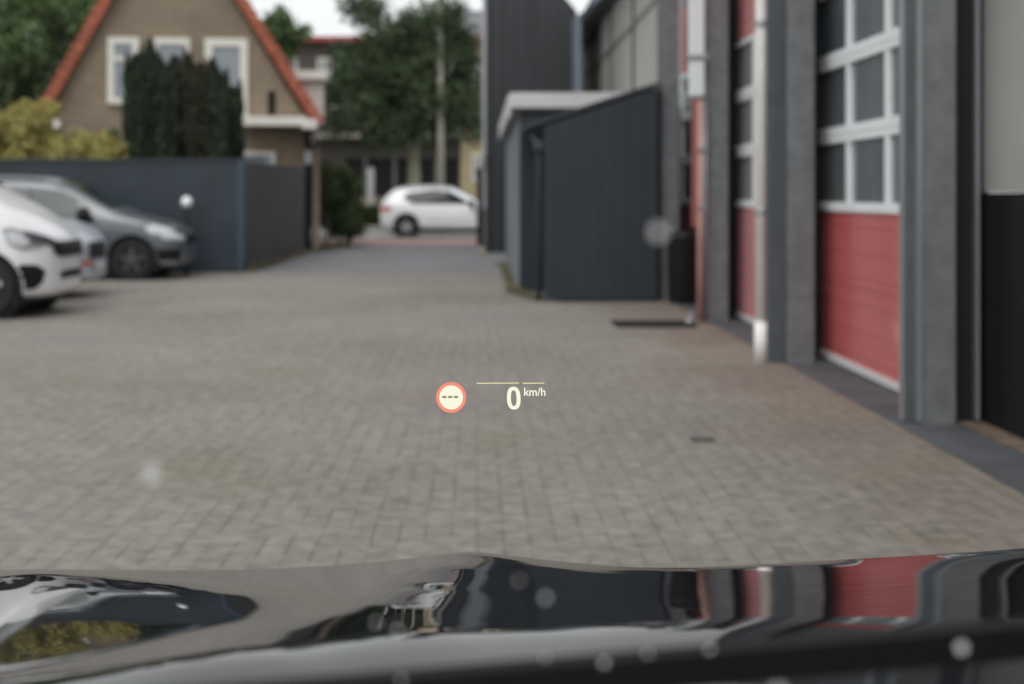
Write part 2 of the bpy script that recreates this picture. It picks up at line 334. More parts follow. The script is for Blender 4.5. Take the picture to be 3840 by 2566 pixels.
# tall dark building
db = thing('profiled_sheet_building', 'tall anthracite building of ribbed metal sheet at the end of the lane', 'building', (1.2, 36, 0))
B(.205, 1.42, 33.9, 40.5, -.02, 9.5).build('wall', M_dark, db)
MB().prism([(1.42, -.02), (2.36, -.02), (2.36, 5.75), (1.9, 6.3), (1.42, 6.9)], 'y', 33.75, 40.2).build('side_block', M_dark, db)
B(.12, .205, 33.85, 33.98, 1.05, 9.5).build('corner_trim', M_alu, db)
B(.13, .205, 33.85, 33.98, -.02, 1.05).build('corner_foot', mat('grey_foot', (.12, .12, .12), .8), db)
B(.08, .19, 33.7, 33.82, PZ(380, 33.8), PZ(352, 33.8)).build('wall_lamp', M_alu, db, bevel=.02)
solo('gate_post', MB().box(PX(1093, 39.0), PX(1108, 39.0), 38.9, 39.1, 0, 2.06).box(PX(1091, 39.0), PX(1110, 39.0), 38.87, 39.13, 2.06, 2.12), M_black,
     'black square gate post beside the corner of the ribbed metal building', 'post', bevel=.015)
solo('kerb_stone', MB().box(.03, .2, 33.2, 34.2, 0, .1), mat('sandy_stone', (.3, .26, .18), .9, noise=.2), 'short sandy kerb stone at the foot of the ribbed metal building', 'kerb', bevel=.03)

# bin, drain, manhole
M_bin = mat('bin_plastic', (.006, .006, .007), .5, spec=.3)
bn = thing('wheelie_bin', 'black round topped waste bin between the dark shed and the red door', 'bin', (2.66, 18.0, 0))
bx0, bx1 = PX(1530, 18.0), PX(1600, 18.0)
m = MB(); cx = (bx0+bx1)/2
prof = [(.165, .04), (.18, .08), (.2, .80), (.205, .82)]
m.lathe([(r, h) for r, h in prof], (cx, 18.0, 0), n=28).build('body', M_bin, bn, smooth=True)
MB().lathe([(.212, .815), (.212, .85), (.18, .90), (.10, .925), (.01, .93)], (cx, 18.0, 0), n=28).build('lid', M_bin, bn, smooth=True)
MB().tube([(cx-.1, 17.79, .76), (cx-.1, 17.74, .76), (cx+.1, 17.74, .76), (cx+.1, 17.79, .76)], .012, 8).build('handle', M_bin, bn)
for sx in (-1, 1):
    MB().lathe([(.07, -.02), (.075, -.01), (.075, .01), (.07, .02)], (cx+sx*.13, 18.12, .075), 'x', 18).build('wheel', M_bin, bn)
dr = thing('drain_channel', 'black slot drain in the brown paving before the third pillar', 'drain', (1.9, 15.1, 0))
dx0, dx1 = PX(1406, 15.1), PX(1585, 15.1)
B(dx0, dx1, 14.72, 15.42, .0, .022).build('channel_frame', M_black, dr)
m = MB()
for k in range(24):
    xx = dx0+.02+k*(dx1-dx0-.04)/24; m.box(xx, xx+.016, 14.76, 15.38, .022, .028)
m.build('grate', mat('cast_iron', (.02, .02, .02), .7), dr)
solo('pipe_elbow', MB().tube([(2.31, 15.30, .10), (2.30, 15.22, .07), (2.27, 15.10, .04), (2.22, 14.98, .035)], .036, 12), M_alu,
     'short grey outlet pipe lying beside the slot drain', 'pipe', smooth=True)
mh = thing('valve_cover', 'small dark square valve cover in the paving before the nearest red door', 'manhole cover', (PX(1610, 7.97), 7.97, 0))
hx = PX(1610, 7.97)
B(hx-.065, hx+.065, 7.89, 8.05, .0, .007).build('rim', mat('rim_grey', (.06, .06, .058), .8), mh)
MB().lathe([(.055, .008), (.052, .013), (.01, .014)], (hx, 7.97, 0), n=20).build('lid', mat('iron_lid', (.085, .083, .08), .7), mh)

# ================================================================ FENCE
M_fence = ribbed_mat('blue_grey_fence_boards', (.020, .031, .043), .5, .145, .008, dirt=.25)
M_fence2 = ribbed_mat('grey_fence_boards', (.040, .043, .047), .6, .145, .008, dirt=.25)
fn = thing('board_fence', 'tall dark blue grey board fence around the garden, behind the parked vans', 'fence', (-4.2, 25.2, 0))
B(-26, -4.24, 25.2, 25.26, .0, 1.98).build('front_panel', M_fence, fn)
B(-4.24, -4.14, 25.17, 25.27, 0, 2.01).build('corner_post', mat('blue_post', (.035, .06, .09), .5), fn, bevel=.008)
MB().add([(x, y, z) for x in (-4.22, -4.16) for (y, z) in ((25.27, 0), (34.3, 0), (34.3, 2.05), (25.27, 1.98))],
         [(0, 1, 2, 3), (4, 7, 6, 5), (0, 4, 5, 1), (1, 5, 6, 2), (2, 6, 7, 3), (3, 7, 4, 0)]).build('side_panel', M_fence2, fn)
B(-26, -4.24, 25.16, 25.28, 1.98, 2.02).build('capping', M_slate, fn)
gl = thing('globe_lamp', 'white globe lamp on a thin dark stem before the blue grey fence', 'lamp', (PX(428, 24.7), 24.7, 0))
gx = PX(428, 24.7)
MB().lathe([(.01, -.10), (.06, -.085), (.095, -.03), (.095, .03), (.06, .085), (.01, .10)], (gx, 24.7, PZ(463, 24.7)), n=24).build('globe', mat('opal_globe', (.85, .86, .88), .25), gl, smooth=True)
MB().tube([(gx, 24.7, 0), (gx, 24.7, 1.17)], .022, 10).build('stem', M_dkrub, gl)
MB().lathe([(.06, 0), (.06, .03), (.03, .06)], (gx, 24.7, 0), n=16).build('foot', M_dkrub, gl)

# ================================================================ HOUSE
M_brick = brick_mat('brown_brick', (.245, .185, .125), (.185, .14, .10), (.22, .19, .15), .21, .065, .008, 'xz', big=.15, bigscale=.8)
M_tile = mat('orange_tiles', (.31, .085, .045), .7, noise=.25, nscale=6)
M_cream = mat('cream_paint', (.66, .64, .58), .5, noise=.04)
M_pane = mat('house_glass', (.20, .225, .255), .05, spec=.8)
hs_ = thing('gabled_house', 'brown brick house with orange tiled steep roof and white windows behind the fence', 'house', (PX(450, 34.6), 34.6, 0))
HY = 34.6
def hx_(x): return PX(x, HY)
def hz_(y): return PZ(y, HY)
xl, xr, zl = hx_(118), hx_(700), hz_(272); xa, za = hx_(394), hz_(-235)
MB().prism([(xl, 0), (xr, 0), (xr, zl), (xa, za), (xl, zl)], 'y', HY, HY+9).build('wall', M_brick, hs_)
# roof slopes with a tiled verge
rm = MB()
def slope(p, q, t):
    d = Vector((q[0]-p[0], 0, q[1]-p[1])).normalized(); nrm = Vector((-d.z, 0, d.x))
    if nrm.z < 0: nrm = -nrm
    a = Vector((p[0], 0, p[1])); b = Vector((q[0], 0, q[1]))
    return [(a.x, a.z), (b.x, b.z), (b.x+nrm.x*t, b.z+nrm.z*t), (a.x+nrm.x*t, a.z+nrm.z*t)]
rm.prism(slope((hx_(108), hz_(284)), (xa, za+.02), .16), 'y', HY-.22, HY+9.2)
rm.prism(slope((hx_(720), hz_(284)), (xa, za+.02), .16), 'y', HY-.22, HY+9.2)
# verge tiles
for (px, py) in ((108, 284), (720, 284)):
    n = 26
    for k in range(n):
        t0, t1 = k/n, (k+.9)/n
        a = Vector((hx_(px)+(xa-hx_(px))*t0, 0, hz_(py)+(za-hz_(py))*t0)); b = Vector((hx_(px)+(xa-hx_(px))*t1, 0, hz_(py)+(za-hz_(py))*t1))
        sg = -1 if px < 394 else 1
        rm.prism([(a.x, a.z-.04), (b.x, b.z-.04), (b.x+sg*.20, b.z+.10), (a.x+sg*.24, a.z+.13)], 'y', HY-.27, HY-.20)
roof = rm.build('roof', M_tile, hs_)
# dormer at right slope: white cheek and flat cap
dm = B(hx_(692), hx_(742), HY+1.0, HY+3.6, hz_(275), hz_(172)).build('dormer', mat('pale_pink_render', (.55, .50, .47), .7), roof)
B(hx_(664), hx_(750), HY+.8, HY+3.8, hz_(172), hz_(152)).build('dormer_roof', M_cream, dm)
def hwin(x0, x1, y0, y1, mulls=(), trans=(), fw=10, label=None, door=False):
    z0, z1 = hz_(y1), hz_(y0); a, b = hx_(x0), hx_(x1); t = fw*HY/F
    f = MB(); f.box(a, b, HY-.08, HY, z1-t, z1); f.box(a, b, HY-.12, HY, z0, z0+t*.9)
    f.box(a, a+t, HY-.08, HY, z0+t*.9, z1-t); f.box(b-t, b, HY-.08, HY, z0+t*.9, z1-t)
    for xx in mulls: f.box(hx_(xx)-t*.4, hx_(xx)+t*.4, HY-.075, HY, z0+t*.9, z1-t)
    for yy in trans: f.box(a+t, b-t, HY-.07, HY, hz_(yy)-t*.35, hz_(yy)+t*.35)
    w_ = f.build('window', M_cream, hs_)
    if label: w_['label'] = label
    B(a+t*.9, b-t*.9, HY-.03, HY-.015, z0+t*.8, z1-t*.9).build('pane', M_pane, w_)
    return w_
hwin(252, 322, 88, 240, (), (137,), 15, 'narrow white window with a high crossbar')
hwin(350, 436, 88, 200, (), (), 15)
hwin(469, 567, 88, 285, (), (), 18, 'tall white balcony door')
hwin(540, 630, 347, 420, (), (), 9)
B(hx_(612), hx_(630), HY-.02, HY, hz_(262), hz_(207)).build('slit_window', M_black, hs_)
B(hx_(548), hx_(700), HY-.9, HY, hz_(290), hz_(270)).build('flat_canopy', M_cream, hs_)
B(hx_(690), hx_(724), HY-.95, HY+9, hz_(298), hz_(276)).build('gutter', M_cream, hs_, bevel=.02)
B(hx_(78), hx_(150), HY-.3, HY+9, hz_(297), hz_(278)).build('gutter', M_cream, hs_, bevel=.02)
MB().tube([(hx_(704), HY-.5, hz_(300)), (hx_(704), HY-.25, hz_(330)), (hx_(704), HY-.25, 0)], .085, 12).build('drainpipe', M_dkrub, hs_, smooth=True)
B(hx_(697), hx_(712), HY-.37, HY-.34, hz_(375), hz_(345)).build('pipe_bracket', mat('grey_bracket', (.3, .3, .32), .5), hs_)
B(hx_(716), hx_(731), HY+.3, HY+2, 0, hz_(340)).build('side_buttress', mat('pinkish_brick', (.30, .22, .18), .85, noise=.1), hs_)
MB().tube([(hx_(735), HY+2, hz_(330)), (hx_(728), HY-.1, hz_(318))], .05).build('awning_arm', mat('olive_wood', (.16, .14, .10), .7), hs_)
hs_.rotation_euler.z = R(7.2)   # gable turned so that its depth runs away from the lane
# ground-floor wing wall between fence and house side is the house wall itself

# ================================================================ FOLIAGE
def leaf_cards(centres, radii, n, size, shell=.35, up=0., blade=1., rng=RNG):
    """n small quads spread through ellipsoidal clumps; returns verts, faces"""
    centres = np.array(centres, float); radii = np.array(radii, float)
    k = rng.integers(0, len(centres), n) if True else None
    wv = radii.prod(axis=1)**(2/3); k = rng.choice(len(centres), n, p=wv/wv.sum())
    d = rng.normal(size=(n, 3)); d /= np.linalg.norm(d, axis=1, keepdims=True)
    rr = (shell+(1-shell)*rng.random(n))**.7*(1+.12*rng.normal(size=n))
    c = centres[k]+d*radii[k]*rr[:, None]
    a = rng.normal(size=(n, 3)); a[:, 2] += up*2; a /= np.linalg.norm(a, axis=1, keepdims=True)
    b = np.cross(a, rng.normal(size=(n, 3))); b /= np.linalg.norm(b, axis=1, keepdims=True)
    s = size*(.6+.8*rng.random(n))[:, None]
    a *= s*blade; b *= s*.6
    v = np.stack([c-a, c+b, c+a, c-b], 1).reshape(-1, 3)
    return v
def foliage(name, v, m, parent):
    off = root_loc(parent); v = v-np.array(off)
    n = len(v)//4; me = bpy.data.meshes.new(name)
    me.vertices.add(4*n); me.vertices.foreach_set('co', v.astype(np.float32).ravel())
    me.loops.add(4*n); me.loops.foreach_set('vertex_index', np.arange(4*n, dtype=np.int32))
    me.polygons.add(n); me.polygons.foreach_set('loop_start', np.arange(0, 4*n, 4, dtype=np.int32)); me.polygons.foreach_set('loop_total', np.full(n, 4, np.int32))
    me.materials.append(m); me.update(); me.validate()
    o = bpy.data.objects.new(name, me); COL.objects.link(o); o.parent = parent; return o
def clumps(c, r, n, cr, rng=RNG, flat=1.):
    out = []
    for _ in range(n):
        d = rng.normal(size=3); d /= np.linalg.norm(d); t = rng.random()**.45
        out.append((c[0]+d[0]*r[0]*t, c[1]+d[1]*r[1]*t, c[2]+d[2]*r[2]*t))
    s = cr*(.6+.8*rng.random(n)); return out, np.stack([s, s, s*flat], 1)
M_bark = mat('bark', (.10, .095, .07), .9, noise=.3, nscale=8, bump=.5, bscale=20)
M_lf_dark = leaf_mat('dark_leaves', (.030, .052, .024), (.080, .12, .052))
M_lf_mid = leaf_mat('mid_leaves', (.046, .085, .028), (.13, .20, .075))
M_lf_yel = leaf_mat('yellow_leaves', (.24, .21, .06), (.52, .46, .16), ns=1.5)
M_lf_con = leaf_mat('conifer_needles', (.016, .027, .014), (.040, .062, .032), ns=1.6)
M_lf_brn = leaf_mat('browned_needles', (.018, .024, .013), (.046, .044, .025), ns=2.)
M_lf_bush = leaf_mat('bush_leaves', (.030, .050, .018), (.10, .135, .045), ns=1.6)
M_lf_olive = leaf_mat('hedge_leaves', (.03, .042, .010), (.08, .09, .03), ns=1.6)
def tree(name, label, base, top_c, r, nclump, cr, nleaf, lsize, m, trunk_r=.2, group=None, extra=(), cat='tree'):
    t = thing(name, label, cat, base, group)
    cs, rs = clumps(top_c, r, nclump, cr)
    for (c, q) in extra: cs.append(c); rs = np.vstack([rs, [q, q, q]])
    foliage('crown', leaf_cards(cs, rs, nleaf, lsize), m, t)
    mb = MB(); tp = (top_c[0], top_c[1], top_c[2]+r[2]*.3)
    p0 = Vector(base); p1 = Vector(tp)
    mb.tube([p0, p0.lerp(p1, .3)+Vector((.05, 0, 0)), p0.lerp(p1, .65)+Vector((-.05, 0, 0)), p1], trunk_r, 10, trunk_r*.25)
    for k in range(9):
        i = random.randrange(len(cs)); q = Vector(cs[i]); s = p0.lerp(p1, .42+.05*k)
        mb.tube([s, s.lerp(q, .5)+Vector((0, 0, .15)), q], trunk_r*.35, 6, trunk_r*.08)
    mb.build('trunk', M_bark, t, smooth=True)
    return t
TY = 52.
# big tree behind the white car
t = thing('street_tree', 'large dark green street tree standing behind the passing white car', 'tree', (PX(952, TY), TY, 0))
def tp(x, y, Y=TY): return (PX(x, Y), Y, PZ(y, Y))
cs = [tp(*p) for p in ((860, 40), (960, -30), (1010, 30), (800, 190), (860, 150), (930, 120), (1000, 130), (1060, 170), (840, 260), (910, 220), (980, 230), (1050, 250), (1060, 90), (790, 130), (950, 290), (880, 300), (820, 10), (900, -60), (1020, -70), (760, 215), (1085, 215), (1000, 60), (905, 75), (1070, 130), (1045, 40), (870, 100), (1075, 285), (770, 270), (900, 180), (1010, 290), (1030, 215), (950, 60))]
cs = [(x, y+random.uniform(-1.6, 1.6), z) for x, y, z in cs]
rs = np.array([[random.uniform(.62, 1.0)]*3 for _ in cs]); rs[0:3] *= .85
c2, r2 = clumps(tp(935, 170), (2.2, 1.6, 2.2), 30, .62); cs += c2; rs = np.vstack([rs, r2])
foliage('crown', leaf_cards(cs, rs, 36000, .085, .1), M_lf_dark, t)
mb = MB(); mb.tube([tp(948, 470), tp(950, 400), tp(948, 330), tp(958, 230), tp(950, 60)], .26, 12, .07)
for q in ((850, 150), (1040, 160), (820, 230), (1000, 60), (890, 30), (1060, 230), (925, 110), (880, 250)):
    mb.tube([tp(950, 310), tp((950+q[0])/2, (300+q[1])/2-10), tp(*q)], .10, 6, .02)
mb.v = [(x, y, z) for x, y, z in mb.v]
mb.tube([(PX(948, TY), TY, 0), tp(948, 470)], .30, 12, .265)
mb.build('trunk', mat('pale_bark', (.32, .31, .22), .9, noise=.25, nscale=6), t, smooth=True)
# trees at the left behind the house
lab = ['tall bushy green tree at the left edge behind the yellow shrub', 'broad green tree between the left edge and the orange roof', 'dark low tree in the gap under the left trees', 'tree top rising behind the left slope of the orange roof']
spec = [((20, 60), (3.4, 3, 4.2), 46), ((150, 90), (3.2, 3, 4.0), 46), ((70, 260), (5.0, 2, 2.2), 44), ((205, 30), (1.6, 2, 2.6), 60)]
for (p, r, Y), l in zip(spec, lab):
    c = (PX(p[0], Y), Y, PZ(p[1], Y))
    sparse = 'green tree' in l
    tree('garden_tree', l, (c[0], Y, 0), c, r, 24 if sparse else 30, .72, 7500 if sparse else 12500, .11, M_lf_mid if 'dark' not in l else M_lf_dark, .28, 'trees behind the house')
for (x, y, r, Y, l) in ((-150, 40, (4, 3, 5), 48, 'green tree beyond the left border of the garden'),):
    c = (PX(x, Y), Y, PZ(y, Y)); tree('garden_tree', l, (c[0], Y, 0), c, r, 30, .9, 12000, .12, M_lf_mid, .3, 'trees behind the house')
c = (PX(655, 47), 47, PZ(85, 47))
tree('garden_tree', 'sparse tree with open branches right of the orange roof', (c[0], 47, 0), c, (.85, .6, .75), 12, .36, 2600, .08, M_lf_mid, .1, 'trees behind the house', extra=[((PX(640, 47), 47, PZ(30, 47)), .28), ((PX(700, 47), 47, PZ(75, 47)), .3), ((PX(650, 47), 47, PZ(120, 47)), .5)])
# yellow shrubs
for (x0, y0, rx, rz, l) in ((40, 330, .75, .55, 'yellow green shrub at the far left above the fence'), (70, 280, .35, .35, 'topmost yellow shrub tuft in the middle of the yellow shrubs'), (165, 340, .7, .48, 'golden shrub above the fence below the orange roof end'),
                            (238, 355, .42, .30, 'low yellow shrub touching the dark conifers'), (-110, 320, .9, .6, 'golden shrub beyond the left end of the yard')):
    Y = 26.6; c = (PX(x0, Y), Y, PZ(y0, Y))
    sh = thing('golden_shrub', l, 'shrub', (c[0], Y, 0), 'golden shrubs behind the fence')
    cs, rs = clumps(c, (rx*1.05, .45, rz*1.1), 15, .25)
    foliage('leaves', leaf_cards(cs, rs, 3000, .045, .05, up=.2), M_lf_yel, sh)
    mb = MB()
    for k in range(6): mb.tube([(c[0]+random.uniform(-.1, .1), Y, 0), (c[0]+random.uniform(-rx, rx)*.6, Y+random.uniform(-.2, .2), c[2])], .025, 6, .008)
    mb.build('stems', M_bark, sh)
c = (PX(262, 27), 27, PZ(335, 27)); sh = thing('garden_bush', 'small green bush between the golden shrub and the dark conifers', 'shrub', (c[0], 27, 0))
cs, rs = clumps(c, (.2, .2, .25), 8, .15); foliage('leaves', leaf_cards(cs, rs, 1500, .04, .2), M_lf_mid, sh)
MB().tube([(c[0], 27, 0), (c[0], 27, c[2])], .02, 6).build('stems', M_bark, sh)
# columnar conifers
cols = [(310, 130, .23), (345, 92, .20), (368, 140, .22), (400, 132, .22), (433, 128, .22), (462, 148, .20), (488, 140, .20), (512, 178, .17), (538, 205, .16), (325, 205, .2), (380, 180, .22), (450, 175, .22), (500, 200, .2)]
lb = ['leftmost dark conifer column of the row', 'tallest dark green conifer spire', 'dark conifer column right of the tallest spire', 'conifer column before the middle window', 'brownish conifer column below the middle window frame', 'brownish conifer column left of the balcony door', 'conifer column at the left frame of the balcony door', 'thin conifer spire before the balcony door', 'rightmost short conifer spire before the balcony door', 'low conifer column at the left front of the row', 'dark conifer column in front of the middle of the row', 'browned conifer column in front of the right half', 'short conifer column in front of the balcony door']
for i, (x, ytop, r) in enumerate(cols):
    Y = 26.5+(.5 if i < 9 else .0); zt = PZ(ytop, Y); cx = PX(x, Y)
    o = thing('columnar_conifer', lb[i], 'conifer', (cx, Y, 0), 'columnar conifers behind the fence')
    n = 5600 if i < 9 else 3400; u = RNG.random(n)
    nz = 1.2+(zt-1.2)*u; sp = np.where(u > .86, np.clip((1-u)/.14, .04, 1)**.8, 1.)*(1+.1*np.sin(nz*7+i*2))
    # spiky little side tops
    th = RNG.random(n)*2*np.pi; lobes = 1+.18*np.sin(th*5+i)+.12*np.sin(th*3+nz*4)
    rr = r*sp*lobes*np.sqrt(.35+.65*RNG.random(n))
    cc = np.stack([cx+rr*np.cos(th), Y+rr*np.sin(th), nz], 1)
    q = int(n*.28); ks = 9; sx = cx+RNG.uniform(-r, r, ks)*.95; sy = Y+RNG.uniform(-r, .3*r, ks); sh = zt-RNG.uniform(.1, 1.1, ks); si = RNG.integers(0, ks, q); su_ = RNG.random(q)
    wd = .07*(1-su_)+.008; an = RNG.random(q)*2*np.pi
    cc[:q] = np.stack([sx[si]+wd*np.cos(an), sy[si]+wd*np.sin(an), sh[si]-.35+su_*.62], 1)
    a = RNG.normal(size=(n, 3))*.35; a[:, 2] += 1; a /= np.linalg.norm(a, axis=1, keepdims=True)
    b = np.cross(a, RNG.normal(size=(n, 3))); b /= np.linalg.norm(b, axis=1, keepdims=True)
    s = (.05*(.6+.8*RNG.random(n)))[:, None]
    foliage('foliage', np.stack([cc-a*s, cc+b*s*.35, cc+a*s*1.6, cc-b*s*.35], 1).reshape(-1, 3), M_lf_brn if i in (4, 5, 6, 11, 3) else M_lf_con, o)
    MB().tube([(cx, Y, 0), (cx, Y, zt-.35)], .045, 8, .01).build('trunk', M_bark, o)
# green bush right of house
for (x, y, Y, rx, rz, l) in ((772, 462, 38.2, .70, 1.12, 'big dark green bush beside the house corner along the lane'), (745, 420, 37.6, .35, .6, 'upper lighter part shrub next to the drainpipe'), (795, 505, 38.8, .3, .6, 'low bush at the lane edge before the bike path')):
    c = (PX(x, Y), Y, PZ(y, Y)); sh = thing('laurel_bush', l, 'bush', (c[0], Y, 0), 'bushes beside the lane')
    cs, rs = clumps(c, (rx*.75, .6, rz*.8), 18, .3); foliage('leaves', leaf_cards(cs, rs, 6500, .05, .1), M_lf_bush, sh)
    mb = MB()
    for k in range(5): mb.tube([(c[0]+random.uniform(-.1, .1), Y, 0), (c[0]+random.uniform(-rx, rx)*.5, Y, c[2])], .03, 6, .01)
    mb.build('stems', M_bark, sh)
# weeds growing along wall feet
def weeds(name, pts, n, hgt, m, label):
    o = None; vv = []
    for (a, b) in zip(pts, pts[1:]):
        k = n//(len(pts)-1); tt = RNG.random(k)[:, None]; base = np.array(a)*(1-tt)+np.array(b)*tt+RNG.normal(size=(k, 2))*.05
        den = np.sin(base[:, :1]*5+base[:, 1:]*4)*.5+.6
        z = RNG.random((k, 1))*hgt*np.clip(den, .15, 1); c = np.hstack([base, z])
        a_ = RNG.normal(size=(k, 3))*.02; a_[:, 2] += .02; b_ = RNG.normal(size=(k, 3))*.015
        vv.append(np.stack([c-a_, c+b_, c+a_, c-b_], 1).reshape(-1, 3))
    o = foliage(name, np.concatenate(vv), m, None); tag(o, label, 'weeds', kind='stuff')
M_weed = leaf_mat('weed_leaves', (.11, .10, .06), (.22, .19, .12), ns=2)
weeds('fence_weeds', [(-4.08, 25.3), (-4.10, 34.2)], 3800, .12, M_weed, 'dry weeds along the foot of the grey side fence')
weeds('shed_weeds', [(.50, 28.5), (.52, 20.2), (.80, 18.5)], 1300, .05, M_weed, 'weeds along the foot of the sheds')
weeds('corner_weeds', [(-3.9, 34.4), (-3.4, 38.4)], 1400, .14, M_weed, 'weeds beside the house corner and the bushes')
# hedge and verge beyond the road
tag(sheet('verge_ground', -40, 40, 58, 74, .125, M_grass), kind='structure')
hd = thing('clipped_hedge', 'low olive green hedge beyond the road, left of the white car', 'hedge', (-4, 60, 0))
n = 26000; v = np.stack([RNG.uniform(-11, 6, n), RNG.uniform(59.2, 60.6, n), .12+RNG.random(n)**.6*.78], 1)
a = RNG.normal(size=(n, 3))*.07; b = RNG.normal(size=(n, 3))*.05
foliage('leaves', np.stack([v-a, v+b, v+a, v-b], 1).reshape(-1, 3), M_lf_olive, hd)
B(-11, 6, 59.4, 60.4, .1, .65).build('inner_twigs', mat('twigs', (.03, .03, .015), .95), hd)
solo('garden_wall', B(-14, 3, 62.6, 62.9, .1, PZ(458, 62.7)).box(-14.05, 3.05, 62.55, 62.95, PZ(458, 62.7), PZ(452, 62.7)), mat('tan_wall', (.26, .22, .15), .85, noise=.15, nscale=2), 'low tan wall beyond the hedge across the road', 'wall')
solo('marker_post', MB().box(PX(842, 61.6), PX(857, 61.6), 61.5, 61.7, .12, PZ(388, 61.6)).lathe([(.13, 0), (.09, .05), (.01, .07)], (PX(849.5, 61.6), 61.6, PZ(388, 61.6)), n=12), mat('pale_grey_post', (.42, .42, .42), .6), 'pale grey upright post beyond the hedge, left of the tree trunk', 'post')
# lamp post
LY = 50.5
lp = thing('street_lamp', 'tall pale lamp post right of the street tree trunk', 'lamp post', (PX(1011, LY), LY, 0))
MB().tube([(PX(1011, LY), LY, 0), (PX(1010, LY), LY, PZ(250, LY)), (PX(1007, LY), LY, PZ(40, LY)), (PX(1006, LY), LY, PZ(-120, LY))], .135, 14, .085).build('pole', mat('pale_pole', (.38, .37, .30), .5), lp, smooth=True)
MB().tube([(PX(1006, LY), LY, PZ(-120, LY)), (PX(1006, LY), LY-.4, PZ(-140, LY)), (PX(1006, LY), LY-1.4, PZ(-145, LY))], .05, 8).build('arm', M_alu, lp)
B(PX(1006, LY)-.15, PX(1006, LY)+.15, LY-2.1, LY-1.3, PZ(-142, LY), PZ(-150, LY)).build('lamp_head', M_alu, lp, bevel=.03)
MB().lathe([(.17, 0), (.17, .7), (.14, .75)], (PX(1011, LY), LY, 0), n=16).build('base', mat('pale_pole2', (.34, .33, .27), .5), lp)

# ================================================================ APARTMENT BUILDING
AY = 75.
M_abrick = brick_mat('dark_brown_brick', (.10, .088, .075), (.075, .066, .058), (.09, .085, .08), .21, .065, .008, 'xz', big=.15)
M_ybrick = brick_mat('yellow_brick', (.44, .35, .22), (.36, .28, .17), (.35, .3, .22), .21, .065, .008, 'xz', big=.1)
ab = thing('apartment_block', 'brick apartment block with a red roof edge across the road behind the tree', 'apartment building', (-3, AY, 0))
ax = lambda x: PX(x, AY); az = lambda y: PZ(y, AY)
B(ax(380), ax(1056), AY, AY+10, 0, az(97)).build('wall', M_abrick, ab)['label'] = 'dark brown brick wall'
B(ax(1056), ax(1300), AY-.3, AY+10, 0, az(97)).build('wall', M_ybrick, ab)['label'] = 'yellow brick end wall'
B(ax(380), ax(1300), AY-.7, AY+10.3, az(97), az(86)).build('fascia', mat('red_fascia', (.33, .06, .055), .5), ab)
MB().prism([(AY-.2, az(86)), (AY+5, az(-5)), (AY+10, az(86))], 'x', ax(1020), ax(1300)).build('roof', mat('grey_slates', (.14, .145, .16), .6, noise=.15, nscale=3), ab)
rd = B(ax(1062), ax(1092), AY+.8, AY+2.2, az(66), az(42)).build('roof_window', M_cream, ab)
B(ax(1064), ax(1090), AY+.77, AY+.8, az(64), az(45)).build('pane', M_pane, rd)
B(ax(700), ax(1056), AY-1.3, AY, az(318), az(309)).build('balcony_slab', mat('tan_slab', (.24, .22, .18), .8), ab)
B(ax(700), ax(1056), AY-1.25, AY-1.2, az(309), az(285)).build('balcony_rail', mat('rail_grey', (.05, .05, .05), .5), ab)
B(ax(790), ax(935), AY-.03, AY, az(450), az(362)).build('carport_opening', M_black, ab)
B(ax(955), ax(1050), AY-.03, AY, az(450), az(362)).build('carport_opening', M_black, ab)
for x in (838, 905, 1000): B(ax(x-4), ax(x+4), AY-.2, AY-.03, 0, az(362)).build('column', mat('column_grey', (.12, .115, .11), .8), ab)
def awin(x0, x1, y0, y1, Y=AY, mull=1, lb=None):
    f = MB(); t = .10; a, b, z0, z1 = PX(x0, AY), PX(x1, AY), az(y1), az(y0)
    f.box(a, b, Y-.08, Y, z1-t, z1); f.box(a, b, Y-.08, Y, z0, z0+t); f.box(a, a+t, Y-.08, Y, z0+t, z1-t); f.box(b-t, b, Y-.08, Y, z0+t, z1-t)
    for k in range(mull): xx = a+(b-a)*(k+1)/(mull+1); f.box(xx-t/2, xx+t/2, Y-.075, Y, z0+t, z1-t)
    o = f.build('window', M_cream, ab); B(a+t*.9, b-t*.9, Y-.03, Y-.02, z0+t*.9, z1-t*.9).build('pane', M_pane, o)
for x in (560, 650, 728, 800, 880, 960, 1020): awin(x, x+32, 132, 186)
for x in (560, 650, 765, 830, 900, 970): awin(x, x+36, 235, 300)
for (x, y) in ((1082, 135), (1082, 245), (1082, 355), (1140, 135), (1140, 245)): awin(x, x+26, y, y+62, AY-.3)
# sky-closing buildings/trees further left and right are hidden by the near scene

# ================================================================ VEHICLES
M_tyre = mat('tyre_rubber', (.012, .012, .013), .8)
M_rimd = mat('dark_rim', (.10, .10, .11), .4, metal=.5)
M_rims = mat('silver_rim', (.45, .46, .48), .35, metal=.6)
M_trim = mat('black_plastic', (.006, .006, .007), .5, spec=.3)
M_lens = mat('headlight_lens', (.55, .57, .60), .15, spec=.8)
M_cglass = mat('car_glass', (.012, .022, .022), .06, spec=.3)
M_vglass = mat('van_glass', (.13, .15, .145), .05, spec=.6)  # lighter than car_glass: reflection of a bright building put into the colour
M_housing = mat('lamp_housing_dark', (.07, .075, .085), .25)
def hermite_top(st, x, k):
    for a, b in zip(st, st[1:]):
        if a[0] <= x <= b[0]:
            t = (x-a[0])/(b[0]-a[0]); return a[k]+(b[k]-a[k])*t
    return st[0][k] if x < st[0][0] else st[-1][k]
def lathe_obj(prof, c, axis, m, name, parent, n=36): return MB().lathe(prof, c, axis, n).build(name, m, parent, smooth=False)
